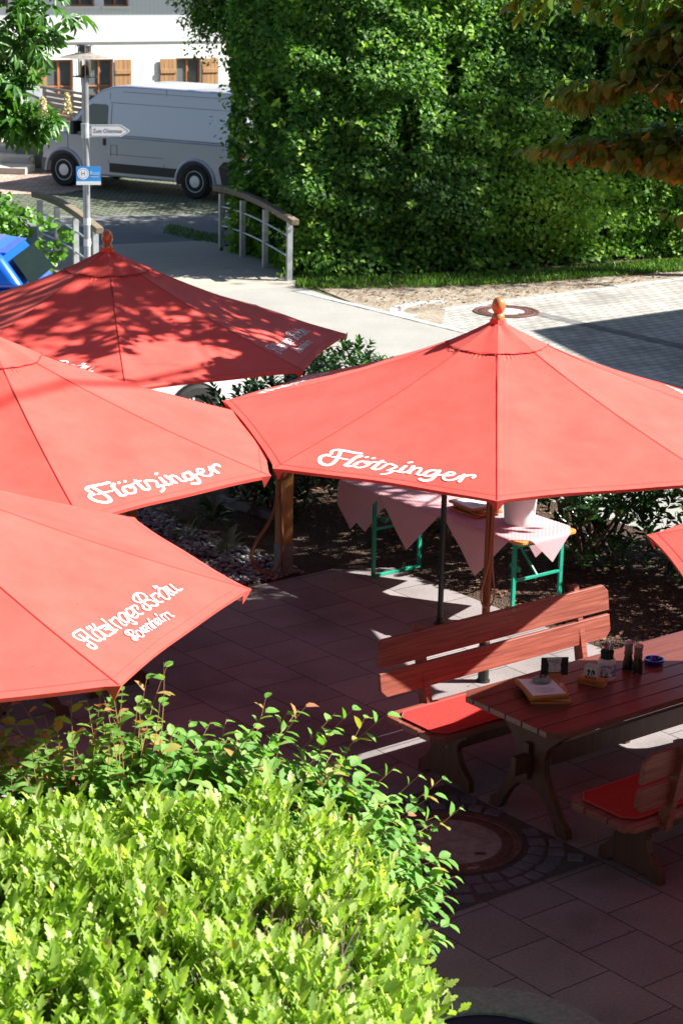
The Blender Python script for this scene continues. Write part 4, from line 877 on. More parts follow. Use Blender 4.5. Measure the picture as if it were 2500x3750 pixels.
nr = np.stack([.45+.35*g1, np.full(len(Q), -.75), np.full(len(Q), .55)], -1)+rng.normal(0, .42, (len(Q), 3))
fw = np.stack([rng.normal(0, .8, len(Q)), rng.normal(-.3, .4, len(Q)), rng.normal(-.35, .5, len(Q))], -1)
off = np.array(hb.location)
k = keep
leaves('foliage', (pos-off)[k], nr[k], fw[k], rng.uniform(.06, .115, k.sum()), MF, 'simple', hb, wid=1.15, rv=np.clip(.45+.2*noise3(Q, 8, 1.5)+rng.normal(0, .22, len(Q)), 0, 1)[k])
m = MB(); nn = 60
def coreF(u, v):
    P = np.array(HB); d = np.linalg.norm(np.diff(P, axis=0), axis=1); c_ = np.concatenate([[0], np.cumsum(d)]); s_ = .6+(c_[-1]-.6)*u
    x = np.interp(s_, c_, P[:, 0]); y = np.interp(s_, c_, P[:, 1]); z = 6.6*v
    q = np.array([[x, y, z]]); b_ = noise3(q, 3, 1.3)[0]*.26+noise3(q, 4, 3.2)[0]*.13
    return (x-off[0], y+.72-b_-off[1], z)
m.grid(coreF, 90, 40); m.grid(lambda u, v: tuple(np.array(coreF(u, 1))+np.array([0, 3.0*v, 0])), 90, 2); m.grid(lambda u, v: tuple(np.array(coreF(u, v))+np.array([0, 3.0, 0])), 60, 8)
m.build('dark_core', M['core'], hb)  # dark sheet standing in for the shade inside the hedge
n = 30000; jj = rng.integers(0, len(Q), n)
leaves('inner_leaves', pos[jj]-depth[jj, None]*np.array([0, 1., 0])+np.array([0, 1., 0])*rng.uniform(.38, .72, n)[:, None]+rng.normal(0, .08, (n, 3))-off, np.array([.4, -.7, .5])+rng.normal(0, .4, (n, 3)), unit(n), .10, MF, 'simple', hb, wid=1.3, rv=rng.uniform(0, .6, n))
# crown top and back leaves, loose shoots that catch the sun
n = 9000; s_ = rng.uniform(-1.2, 8, n); q = np.stack([s_, 33+rng.uniform(-.9, 2.6, n)+.25*np.abs(s_-1), 6.3+rng.normal(0, .25, n)], -1)
leaves('crown', q-off, np.array([0, 0, 1.])+rng.normal(0, .5, (n, 3)), unit(n), .1, MF, 'simple', hb)
def shoots(parent, base, m_leaf, m_tw, L, nleaf, size, kind, up=1.2, wid=1, curve=.3, name='shoot', tr=.004):
    """many little shoots merged: returns twig builder and leaf arrays"""
    tw = MB(); P = []; Nn = []; Fw = []; Sz = []
    for p, d in base:
        p = Vector(p); d = Vector(d).normalized(); Lh = L*rnd.uniform(.6, 1.25); pts = []
        side = d.cross(Vector((0, 0, 1))); side = side.normalized() if side.length > .01 else Vector((1, 0, 0))
        bend = Vector((rnd.uniform(-1, 1), rnd.uniform(-1, 1), -up*.2))*curve
        for i in range(6):
            u = i/5; pts.append(p+d*Lh*u+bend*Lh*u*u)
        if m_tw: tw.tube(pts, [tr*(1-.7*i/5) for i in range(6)], 4)
        for i in range(nleaf):
            u = (i+.6)/nleaf; c = pts[0].lerp(pts[-1], u); j = int(min(u*5, 4)); c = pts[j].lerp(pts[j+1], u*5-j)
            t = (pts[j+1]-pts[j]).normalized(); a = i*2.4+rnd.uniform(-.4, .4)
            sd = (side*math.cos(a)+side.cross(t)*math.sin(a)).normalized()
            f = (sd*.9+t*rnd.uniform(.25, .9)); P.append(c); Fw.append(f); Nn.append(t*1.0+Vector((0, 0, .5))-sd*.2); Sz.append(size*rnd.uniform(.6, 1.15)*(1-.35*u*(kind == 'oval')))
    return tw, np.array([tuple(x) for x in P]), np.array([tuple(x) for x in Nn]), np.array([tuple(x) for x in Fw]), np.array(Sz)
base = []
for i in range(330):
    j = rnd.randrange(len(Q)); base.append((Vector(pos[j]-off)+Vector((0, -.03, 0)), (rnd.uniform(-.8, .5), rnd.uniform(-1, -.2), rnd.uniform(-.1, .9))))
tw, P_, N_, F_, S_ = shoots(hb, base, MF, 1, .45, 9, .095, 'simple')
tag(tw.build('twigs', M['twig'], hb), kind='stuff'); leaves('shoot_leaves', P_, N_, F_, S_, MF, 'simple', hb, rv=rng.uniform(.5, 1, len(P_)))

# ---- generic leafy tree
def crown_tree(name, loc, label, blobs, nleaf, size, m_leaf, kind='simple', trunk_h=3, tr=.18, seed=1, group=None, rvb=.5, wid=1, droop=0, hang=0, cat='tree'):
    t = empty(name, loc, 0, label, cat, group); r = np.random.default_rng(seed); rr = random.Random(seed)
    tm = MB(); top = Vector((rr.uniform(-.2, .2), rr.uniform(-.2, .2), trunk_h))
    tm.tube([(0, 0, -.1), (0.02, 0, trunk_h*.4), top], [tr*1.25, tr, tr*.8], 10)
    for (c, rad, *wt) in blobs:
        c = Vector(c); mid = top.lerp(c, .5)+Vector((rr.uniform(-.2, .2), rr.uniform(-.2, .2), .25))
        tm.tube([top-Vector((0, 0, .4)), mid, c], [tr*.5, tr*.3, tr*.1], 6)
        for i in range(5):
            d = Vector(tuple(unit(1, r)[0]))*max(rad)*.8; tm.tube([c, c+d*.5+Vector((0, 0, .1)), c+d], [tr*.12, tr*.08, tr*.03], 5)
    tm.build('trunk', M['bark'], t, smooth=True)
    W_ = [(rad[0]*rad[1]*rad[2])**.62*(wt[0] if wt else 1) for c, rad, *wt in blobs]; tot = sum(W_); Ps = []; Ns = []
    for (c, rad, *wt), w_ in zip(blobs, W_):
        k = int(nleaf*w_/tot); d = unit(k, r); rad_ = np.array(rad)
        q = d*rad_*(r.random(k)**.33)[:, None]*(.85+.25*noise3(d*3+np.array(c), seed+5, 2.0))[:, None]+np.array(c)
        keepq = noise3(q, seed+9, 3.0/max(rad)) > -.75
        Ps.append(q[keepq]); Ns.append(d[keepq])
    P = np.concatenate(Ps); Dn = np.concatenate(Ns); n = len(P)
    fwd = Dn*.6+unit(n, r)*.8+np.array([0, 0, -hang])
    leaves('crown', P, np.array([0, 0, 1.0])+Dn*.5+r.normal(0, .4, (n, 3)), fwd, size*r.uniform(.6, 1.15, n), m_leaf, kind, t, rv=np.clip(r.normal(rvb, .25, n), 0, 1), wid=wid, droop=droop)
    return t
# ---- laurels along the terrace
def laurel(u, v, h, ru, rv_, n, label, seed, lit=.35):
    p = G(u, v); t = empty('laurel_bush', p, GROT, label, 'shrub', 'dark evergreen laurels between terrace and drive'); r = np.random.default_rng(seed); rr = random.Random(seed)
    sm = MB(); base = []
    for i in range(16):
        a = rr.uniform(0, 6.28); q = Vector((rr.uniform(-.25, .25), rr.uniform(-.3, .3), 0)); e = Vector((ru*.75*math.cos(a), rv_*.75*math.sin(a), h*rr.uniform(.55, .92)))
        sm.tube([q, q.lerp(e, .5)+Vector((0, 0, .15)), e], [.018, .012, .006], 5)
    sm.build('stems', M['bark'], t)
    m = int(n/7); d = unit(m, r); d[:, 2] = np.abs(d[:, 2])*1.0-.15*(r.random(m)); rad = (r.random(m)**.25)[:, None]
    c = d*rad*np.array([ru, rv_, h*.5])*(1+.18*noise3(d*2, seed, 2.5))[:, None]+np.array([0, 0, h*.52])
    low = r.random(m) < .35; c[low, 2] = r.uniform(.12, h*.6, low.sum())
    ax = d*.6+np.array([0, 0, .7])+r.normal(0, .3, (m, 3)); ax /= np.linalg.norm(ax, axis=1, keepdims=True)
    P = []; Nn = []; F = []; S = []
    for j in range(7):
        a = j*2.4+r.uniform(0, .6, m); s1 = np.cross(ax, np.array([0.3, .2, 1.0])); s1 /= np.linalg.norm(s1, axis=1, keepdims=True)+1e-6; s2 = np.cross(ax, s1)
        sd = s1*np.cos(a)[:, None]+s2*np.sin(a)[:, None]; P.append(c+ax*(.012*j)); F.append(sd*.8+ax*(.35+.11*j)); Nn.append(ax-sd*.2); S.append(.12*(1-.06*j)*r.uniform(.7, 1.15, m))
    P = np.concatenate(P); zz = P[:, 2]
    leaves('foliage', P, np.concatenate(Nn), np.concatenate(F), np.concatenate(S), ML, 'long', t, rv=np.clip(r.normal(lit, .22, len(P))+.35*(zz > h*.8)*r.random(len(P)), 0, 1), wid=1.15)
    return t
laurel(12.1, 15.3, 1.32, .8, .9, 5200, 'evergreen laurel with a sunlit top right of the steel ball, behind the umbrellas', 1, .5)
laurel(11.0, 14.9, 1.18, .75, .7, 3800, 'shaded evergreen laurel behind the steel ball post, next to the car wheel', 2, .3)
laurel(11.9, 13.4, 1.35, .7, .9, 3600, 'dark laurel hidden behind the striped cloths of the serving table', 3)
laurel(12.3, 11.9, 1.30, .65, .85, 4200, 'dark laurel behind the right end of the serving table', 4)
laurel(12.65, 10.3, 1.5, .75, .9, 5200, 'laurel with glossy sunlit sprigs at the right, behind the sunny bench end', 5, .4)
laurel(12.6, 8.7, 1.7, .8, .95, 4600, 'laurel at the right edge, above the corner of the cropped red umbrella', 6, .4)
laurel(13.5, 11.2, 1.72, .5, .9, 3000, 'laurel sprigs rising over the rear right edge of the large umbrella', 8, .7)
# small plants in the pebble bed
def small_plant(x, y, n, size, label, m_leaf, kind='long', h=.25, seed=0, spread=.8):
    t = empty('bed_plant', (x, y, 0), 0, label, 'plant', 'small plants at the foot of the wooden post'); r = np.random.default_rng(seed)
    a = r.uniform(0, 6.28, n); f = np.stack([np.cos(a)*spread, np.sin(a)*spread, r.uniform(.3, 1.2, n)], -1)
    p = np.stack([np.cos(a)*.04, np.sin(a)*.04, r.uniform(.01, h*.5, n)], -1)
    leaves('leaf_tuft', p, np.array([0, 0, 1.])+r.normal(0, .2, (n, 3)), f, size*r.uniform(.6, 1.2, n), m_leaf, kind, t, wid=.9, droop=.2)
    m = MB(); m.tube([(0, 0, -.02), (0, 0, h*.6)], [.008, .004], 5); m.build('stem', M['twig'], t)
small_plant(-.98, 17.0, 16, .22, 'pale leafed plant catching a glint beside the wooden post', leafmat('pale_leaf', [(0, (.10, .16, .09)), (1, (.3, .36, .28))]), seed=2)
small_plant(-1.35, 17.5, 14, .16, 'small dark green plant among the pebbles left of the post', ML, seed=3)
small_plant(-1.15, 18.0, 34, .18, 'bushy green plant behind the pebbles, below the left umbrella corner', ML, seed=4, h=.4)
small_plant(-1.65, 16.9, 20, .09, 'tiny bright green weed in the pebbles nearest the left post', MF, 'simple', seed=5, h=.1)
# fallen leaves
def litter(name, areaf, n, seed, z, label, size=.035):
    r = np.random.default_rng(seed); uv_ = areaf(r, n); P = np.stack([uv_[:, 0], uv_[:, 1], np.full(n, z)+r.uniform(0, .012, n)], -1)
    leaves(name, P, np.array([0, 0, 1.])+r.normal(0, .25, (n, 3)), np.stack([r.normal(size=n), r.normal(size=n), r.normal(0, .15, n)], -1), size*r.uniform(.5, 1.3, n), Mdry, 'simple', None, label=label, kindtag='stuff')
litter('leaf_litter', areaG(10.95, 13.2, 8.6, 15.5), 2000, 1, .0, 'dry brown leaf litter on the soil under the laurels', .05)
litter('leaf_litter', areaG(8.9, 10.0, 13.15, 14.2), 260, 2, .005, 'reddish fallen leaves on the dark pebbles near the post')
litter('leaf_litter', areaG(6.9, 10.5, 6.2, 12.9), 150, 3, .006, 'a few small red leaf scraps on the front slabs', .022)
litter('leaf_litter', areaG(18.6, 27, 22.0, 24.6), 2600, 4, -.008, 'brown leaf litter along the gravel verge beyond the pavers', .06)

# ---- grass along the hedge foot
def grass(name, line, w0, w1, n, hmin, hmax, seed, label, z=-.03):
    r = np.random.default_rng(seed); P = np.array(line); d = np.linalg.norm(np.diff(P, axis=0), axis=1); c_ = np.concatenate([[0], np.cumsum(d)])
    s_ = r.uniform(0, c_[-1], n); x = np.interp(s_, c_, P[:, 0]); y = np.interp(s_, c_, P[:, 1])-r.uniform(w0, w1, n)
    q = np.stack([x, y, np.full(n, z)], -1); k = noise3(q, seed, 2.2)+r.normal(0, .5, n) > -.6; q = q[k]; m_ = len(q)
    leaves(name, q, np.stack([r.normal(size=m_), r.normal(size=m_), np.full(m_, .3)], -1), np.stack([r.normal(0, .35, m_), r.normal(0, .35, m_), np.ones(m_)], -1), r.uniform(hmin, hmax, m_), MG, 'simple', None, label=label, kindtag='stuff', wid=.28, droop=.15)
grass('grass_verge', [(-.75, 31.5), (.6, 31.55), (2.7, 32.3), (5.0, 33.6), (8.5, 35.3)], .0, .95, 17000, .05, .16, 31, 'strip of short green grass at the foot of the tall hedge')
grass('grass_verge', [(-3.2, 36.5), (-2.0, 35.0), (-1.6, 33.6)], -.3, .8, 2500, .04, .12, 32, 'shaded grass beside the far end of the bridge')
sheet('verge_soil', [(-.9, 31.9), (-.75, 30.95), (.6, 30.7), (2.7, 31.5), (5, 32.7), (9, 34.3), (9, 37), (2, 34), (-1, 33)], -.012, M['earth'])

# ---- foreground clipped hedge
fh = empty('clipped_hedge', (-.8, 7.1, 0), 0, 'bright yellow green clipped hedge filling the bottom left foreground', 'hedge')
fo = np.array(fh.location)
def hedge_top(x, y):
    """height of the foreground hedge top, 0 outside"""
    ex = np.clip((.20-x)/.30, 0, 1); ey = np.clip((8.42-.10*(x+.5)**2-y)/.28, 0, 1)
    return ex, ey
base = []; rr = random.Random(9)
for c_ in range(800):
    cx = rr.uniform(-2.2, .24); cy = rr.uniform(5.5, 8.55); hc = rr.gauss(0, .055)
    for j in range(6):
        x = cx+rr.gauss(0, .032); y = cy+rr.gauss(0, .032)
        yb = 8.56-.22*(x+.45)**2*(1 if x < -.45 else 1.6)
        if y > yb or x > .26: continue
        e = max(min((.26-x)/.55, (yb-y)/.38, 1.0), 0)
        z = 1.48+.10*math.sin(3.1*x+1)*math.sin(2.3*y)*.5-.50*(1-e)**2.2+hc+rr.uniform(-.05, .02)
        lean = (1-e)*1.1; rt = (.26-x)/.55 < (yb-y)/.38
        base.append((Vector((x, y, z))-Vector(fo), (lean*(1 if rt else .1)+rr.gauss(0, .2)+(x-cx)*4, lean*(.1 if rt else 1)+rr.gauss(0, .2)+(y-cy)*4, 1.0)))
for i in range(1500):      # right flank
    y = rr.uniform(5.6, 8.1); z = rr.uniform(.25, 1.15); base.append((Vector((.30+rr.uniform(-.12, .08)-.1*(z > .9), y, z))-Vector(fo), (1.0, rr.gauss(0, .4), rr.uniform(.2, 1.0))))
tw, P_, N_, F_, S_ = shoots(fh, base, MY, 1, .15, 8, .078, 'lobed', up=.3, curve=.04, tr=.0028)
tw.build('twigs', M['twig'], fh)
F_ = F_+np.array([0, 0, 1.5])+rng.normal(0, .45, F_.shape); hz = P_[:, 2]
leaves('foliage', P_, N_, F_, S_*rng.uniform(.55, 1.3, len(S_)), MY, 'lobed', fh, rv=np.clip(rng.normal(.42, .22, len(P_)), 0, 1), wid=.72)
st_ = MB()
for i in range(1400):
    x = rr.uniform(-2.1, .04); y = rr.uniform(5.6, 8.2); q = Vector((x, y, .9))-Vector(fo); st_.tube([q, q+Vector((rr.uniform(-.05, .05), rr.uniform(-.05, .05), .3)), q+Vector((rr.uniform(-.1, .1), rr.uniform(-.1, .1), .62))], [.008, .006, .004], 5)
for i in range(24):
    x = rr.uniform(-2.0, .0); y = rr.uniform(5.8, 8.0); q = Vector((x, y, 0))-Vector(fo); st_.tube([q, q+Vector((0, 0, 1.0))], [.02, .014], 6)
st_.build('stems', mat('pale_twig', (.16, .13, .09), (.30, .25, .18), rough=.9, scale=30), fh)
n = 16000; q = np.stack([rng.uniform(-2.15, .16, n), rng.uniform(5.6, 8.25, n), rng.uniform(.5, 1.36, n)], -1)
leaves('inner_leaves', q-fo, np.array([0, 0, 1.])+rng.normal(0, .5, (n, 3)), unit(n), .055, MF, 'simple', fh, wid=1.2)

# ---- loose shrub with arching shoots
sh = empty('arching_shrub', (-.7, 9.05, 0), 0, 'loose shrub with oval leaves and reddish arching shoots between the clipped hedge and the terrace', 'shrub'); so_ = Vector((-.7, 9.05, 0))
base = []; rr = random.Random(4)
def shrub_top(x):   # height of the leafy mass at x
    return float(np.interp(x, [-2.2, -1.5, -1.0, -.5, -.1, .2, .45], [1.25, 1.35, 1.48, 1.50, 1.36, 1.05, .8]))
for i in range(540):
    x = rr.uniform(-2.1, .24); y = rr.uniform(8.7, 9.35); zt = shrub_top(x); z = zt-rr.uniform(.12, .55)
    dx = .6+(x+.7)*.6; base.append((Vector((x, y, z))-so_, (dx+rr.gauss(0, .35), rr.gauss(.15, .35), rr.uniform(.1, .8))))
tw, P_, N_, F_, S_ = shoots(sh, base, MS, 1, .34, 11, .118, 'oval', up=.9, curve=.14, tr=.003)
tw.build('twigs', M['redtwig'], sh)
leaves('foliage', P_, N_+np.array([.5, 0, 1.2]), F_*np.array([1, 1, .5]), S_, MS, 'oval', sh, rv=np.clip(rng.normal(.42, .2, len(P_)), 0, .97), wid=1.1, droop=.12)
base = []
for i in range(52):
    x = rr.uniform(-1.7, .28); y = rr.uniform(8.8, 9.3); z = shrub_top(x)-.12
    dx = .1+(x+.9)*.75; base.append((Vector((x, y, z))-so_, (dx+rr.gauss(0, .12), rr.gauss(.05, .15), max(.25, 1.1-.5*abs(x+.7)))))
tw, P_, N_, F_, S_ = shoots(sh, base, MS, 1, .50, 8, .112, 'oval', up=1.3, curve=.16, tr=.003)
tw.build('long_shoots', M['redtwig'], sh)
leaves('shoot_leaves', P_, N_, F_, S_, MS, 'oval', sh, rv=np.clip(rng.normal(.62, .24, len(P_)), 0, 1), wid=1.0, droop=.15)
sm = MB()
for i in range(26):
    e = Vector((rr.uniform(-1.9, .3), rr.uniform(8.7, 9.3), 0)); q = Vector((e.x*.6-.3, 9.0, 0)); e.z = shrub_top(e.x)-.3
    sm.tube([q-so_, q.lerp(e, .5)-so_+Vector((0, 0, .2)), e-so_], [.012, .009, .005], 5)
sm.build('stems', M['twig'], sh)

# ---- trees
crown_tree('overhanging_tree', (-1.4, 36.0, 0), 'dark leafy tree overhanging the van and the far end of the bridge', [((-.9, -.3, 4.9), (1.3, 1.2, .9), 1.8), ((-1.1, -.5, 4.6), (.9, .8, .7), 2.2), ((-.3, -.4, 3.7), (1.1, 1.1, .95), 1.5), ((-1.0, -.4, 3.75), (.6, .7, .4), 1.5), ((.0, -.5, 2.4), (.9, .9, 1.0)), ((.15, -.8, 1.1), (.75, .7, 1.0)), ((-.1, 0, 5.9), (2.0, 1.5, .9))], 30000, .09, MF, seed=12, trunk_h=2.6, tr=.13, rvb=.4)
ch_ = crown_tree('chestnut_tree', (-6.9, 22.2, 0), 'chestnut tree with large palmate leaves and cream flower spikes at the top left', [((2.85, -.1, 4.25), (1.12, .9, 1.08)), ((3.5, -.3, 3.2), (.40, .4, .16)), ((2.9, -.3, 3.45), (.8, .6, .4)), ((1.5, 0, 5.2), (1.8, 1.3, 1.2)), ((2.6, 0, 5.4), (1.1, 1.0, .5)), ((.3, .2, 4.8), (1.6, 1.4, 1.6))], 6200, .21, MC, 'palmate', seed=5, trunk_h=3.4, tr=.2, rvb=.5, hang=.25, droop=.12)
for i, (x, y, z) in enumerate(((3.73, -.55, 3.30), (3.98, -.55, 3.34), (2.9, -1.0, 4.15), (1.95, -1.0, 3.9))):
    r = np.random.default_rng(i); n = 150; hz = r.uniform(0, .2, n); a = r.uniform(0, 6.28, n); rad = .042*(1-hz/.26)
    leaves('flower_spike', np.stack([x+rad*np.cos(a), y+rad*np.sin(a), z+hz-.02], -1), unit(n, r), unit(n, r), .032, leafmat('cream_petal', [(0, (.6, .5, .32)), (1, (.75, .68, .5))], trans=.2), 'simple', ch_, wid=1.3)
crown_tree('bronze_leaved_tree', (6.0, 17.8, 0), 'tree with drooping bronze green leaves hanging in from the top right corner',
    [((-2.9, -2.0, 4.9), (1.75, .8, .42), 2.2), ((-2.7, -2.1, 4.55), (1.3, .6, .38), 3.2), ((-3.35, -2.1, 4.13), (1.05, .5, .22), 2), ((-2.5, -2.2, 4.2), (.8, .5, .3), 2.5), ((-3.25, -2.1, 3.70), (1.2, .5, .17), 2.6), ((-2.6, -2.0, 3.18), (.8, .5, .11), 1.6), ((-2.6, -2.2, 3.85), (.7, .4, .2), 1.6), ((-2.4, -1.2, 6.3), (1.9, 1.6, .8), .7), ((-.5, 0, 5.6), (2.2, 1.9, 1.7), .5)], 46000, .112, MB_, 'oval', seed=8, trunk_h=3.6, tr=.07, rvb=.42, wid=1.25, hang=.95, droop=.1)
crown_tree('roadside_tree', (10.1, 32.9, 0), 'leafy tree beyond the right edge that shades the middle of the tall hedge', [((-1.3, -.3, 6.6), (1.7, 1.5, 1.6)), ((0, 0, 8.2), (2.4, 2.2, 1.8)), ((1.2, .3, 7.2), (1.6, 1.6, 1.4))], 7500, .16, MFd, seed=22, trunk_h=3.8, tr=.2)
crown_tree('bright_bush', (-5.15, 30.75, 0), 'bright green leafy bush left of the bridge railing, behind the blue car', [((0, 0, .62), (.95, .7, .62)), ((.45, -.2, .55), (.6, .5, .52)), ((-.8, 0, .7), (.9, .7, .6))], 4200, .115, leafmat('bright_leaf', [(0, (.07, .2, .02)), (1, (.17, .36, .05))], trans=.35), 'oval', seed=31, trunk_h=.3, tr=.03, cat='bush', wid=1.5)

# ================================================================ BRIDGE
br = empty('footbridge', (-.87, 31.1, 0), math.atan2(.912, -.41)-math.pi/2, 'small arched wooden bridge with grey steel railings and timber handrails', 'bridge')
# local: +y runs across the bridge away from the camera, x to the left is negative
def arch(s): return .10*math.sin(math.pi*min(max((s+.6)/5.2, 0), 1))-.03
m = MB(); yy = -.55
while yy < 4.5:
    m.box((-1.52, yy+.06, arch(yy)-.02), (3.42, .112, .045), Matrix.Rotation(math.atan((arch(yy+.06)-arch(yy-.06))/.12), 3, 'X')); yy += .122
m.build('deck', M['deck'], br, bevel=.004)
m = MB()
for x in (.12, -3.16): m.tube([(x, -.5+i*.5, arch(-.5+i*.5)-.14) for i in range(11)], .09, 4)
m.build('side_beam', M['rail_wood'], br)
for x in (0, -3.05):
    rl = empty('railing', (x, 0, 0)); rl.parent = br
    for s in (0, .98, 1.95, 2.9):
        m = MB(); m.box((0, s, arch(s)+.44), (.085, .06, .92)); m.build('railing_post', M['galv'], rl, bevel=.004)
    for z in (.35, .66):
        m = MB(); m.tube([(0, s*.25, arch(s*.25)*1.6+z) for s in range(13)], .016, 8); m.build('rail', M['galv'], rl, smooth=True)
    m = MB()
    for i in range(8):
        a = -.22+i*.425; b = a+.425; m.beam((0, a, arch(a)*1.9+.93-.0), (0, b, arch(b)*1.9+.93), .12, .09)
    m.build('handrail', M['rail_wood'], rl, bevel=.01)
# stream bed
sheet('stream', [(-30, 30.9), (-4.6, 32.2), (-.9, 33.6), (12, 38), (12, 40), (-1.5, 36), (-5, 34.6), (-30, 34)], -.024, M['core'])
sheet('far_road', [(-6.2, 34.9), (-4.9, 33.4), (-1.9, 34.6), (2, 36), (2, 39.2), (-5, 37.6), (-9, 37.8)], .002, M['asphalt_dark'])
sheet('setts_lot', [(-12, 36.0), (-5.0, 35.7), (6, 37.8), (6, 49.8), (-12, 49.8)], -.003, M['lot'], rz=0)
sheet('red_paving', [(-12, 39.3), (-5.6, 40.6), (-4.9, 42.1), (-5.6, 44.0), (-12, 43.4)], .006, M['redpave'])

# ================================================================ LAMP POST
lp = empty('street_lamp', (-3.70, 29.3, 0), 0, 'grey street lamp with flat round shade and glass lantern cage, carrying two signs', 'street lamp')
m = MB(); m.lathe([(0, -.02), (.075, -.02), (.075, .55), (.062, .57), (.05, .60), (.05, 2.98), (.056, 3.02), (.06, 3.12), (0, 3.12)], 24, cap=False); m.build('pole', M['lamp_metal'], lp, smooth=True)
for z in (.75, 1.05): 
    m = MB(); m.lathe([(.051, z), (.0535, z), (.0535, z+.10), (.051, z+.10)], 24); m.build('sticker_band', M['white'], lp, smooth=True)
ln = empty('lantern', (0, 0, 3.12)); ln.parent = lp
m = MB(); m.box((0, 0, .0), (.24, .24, .012)); 
for a in range(4): m.box((.14*math.cos(a*math.pi/2), .14*math.sin(a*math.pi/2), 0), (.05, .05, .016))
m.lathe([(0, .41), (.10, .41), (.105, .425), (.10, .44), (0, .44)], 20, cap=False); m.lathe([(.08, .34), (.095, .34), (.095, .41), (.08, .41)], 20); m.build('cage_plate', M['lamp_dark'], ln)
m = MB()
for a in range(8):
    x, y = .118*math.cos(a*math.pi/4+.2), .118*math.sin(a*math.pi/4+.2); m.cyl((x, y, 0), (x, y, .43), .006, .006, 6)
m.build('cage_bars', M['lamp_metal'], ln)
m = MB(); m.lathe([(.07, .33), (.13, .315), (.345, .265), (.347, .262), (.13, .308), (.07, .32)], 48); m.build('lamp_shade', M['shade_metal'], ln, smooth=True)
m = MB(); m.lathe([(.088, .02), (.088, .32), (.085, .32), (.085, .02)], 28); m.build('glass_cylinder', M['glass'], ln, smooth=True)
m = MB(); m.lathe([(0, .01), (.06, .01), (.062, .08), (.05, .12), (.022, .16), (0, .165)], 20, cap=False); m.build('lamp_globe', mat('frosted_globe', (.42, .46, .48), rough=.4), ln, smooth=True)
# arrow sign
ar = empty('direction_sign', (-3.70, 29.24, 2.38), R(9), 'white arrow shaped direction sign reading Zum Chiemsee, fixed to the lamp post', 'sign')
pts = [(.08, -.085), (.50, -.085), (.62, -.01), (.625, .0), (.62, .01), (.50, .085), (.08, .085)]
m = MB(); m.prism(pts, -.003, .003, 'y'); pl = m.build('panel', mat('sign_white', (.82, .82, .82), rough=.35), ar)
ins = [(.09, -.072), (.494, -.072), (.605, 0), (.494, .072), (.09, .072)]
m = MB()
for a, b in zip(ins[:-1], ins[1:]): m.beam((a[0], -.0038, a[1]), (b[0], -.0038, b[1]), .001, .005)
m.build('black_border', M['ink'], pl)
text_mesh('writing', 'Zum Chiemsee', .080, mat('grey_ink', (.08, .08, .09)), pl, (.315, -.0042, -.002), (R(90), 0, 0), .0004, sx=.82)
m = MB(); m.lathe([(.0515, -.10), (.056, -.10), (.056, .10), (.0515, .10)], 20); m.box((.07, .0, 0), (.05, .012, .18)); m.build('clamp', M['galv'], ar)
m = MB(); m.cyl((.077, -.008, .055), (.077, .008, .055), .009, .009, 8); m.cyl((.077, -.008, -.055), (.077, .008, -.055), .009, .009, 8); m.build('screw', M['lamp_dark'], ar)
# bus stop plate
bp_ = empty('stop_sign', (-3.66, 29.24, 1.755), R(12), 'blue plate with a white H in a circle on the lamp post, white strip below', 'sign')
m = MB(); m.prism(roundrect(.345, .26, .006, 2), -.006, 0, 'y'); pl = m.build('panel', mat('sign_blue', (.035, .27, .66), rough=.4), bp_)
m = MB(); m.box((0, -.0075, -.105), (.345, .002, .05)); m.build('white_strip', mat('sign_white_strip', (.7, .76, .76), rough=.4), pl)
def disc(mb, cx, cz, r0, r1, y, seg=32):
    mb.add([(cx+r*math.cos(2*math.pi*i/seg), y, cz+r*math.sin(2*math.pi*i/seg)) for r in (r0, r1) for i in range(seg)], [(i, (i+1) % seg, seg+(i+1) % seg, seg+i) for i in range(seg)])
m = MB(); disc(m, -.076, .028, .0, .058, -.0075); disc(m, -.076, .028, .066, .081, -.0075)
m.build('stop_symbol', M['white_print'], pl)
text_mesh('letter', 'H', .085, mat('sign_blue_ink', (.05, .15, .3)), pl, (-.076, -.0085, .028), (R(90), 0, 0), .0003)
text_mesh('writing', 'Rosi', .078, mat('sign_pale', (.5, .72, .85)), pl, (.085, -.0078, .032), (R(90), 0, 0), .0006)
m = MB(); m.box((.085, -.0078, -.018), (.11, .001, .006)); m.build('small_line', M['white_print'], pl)

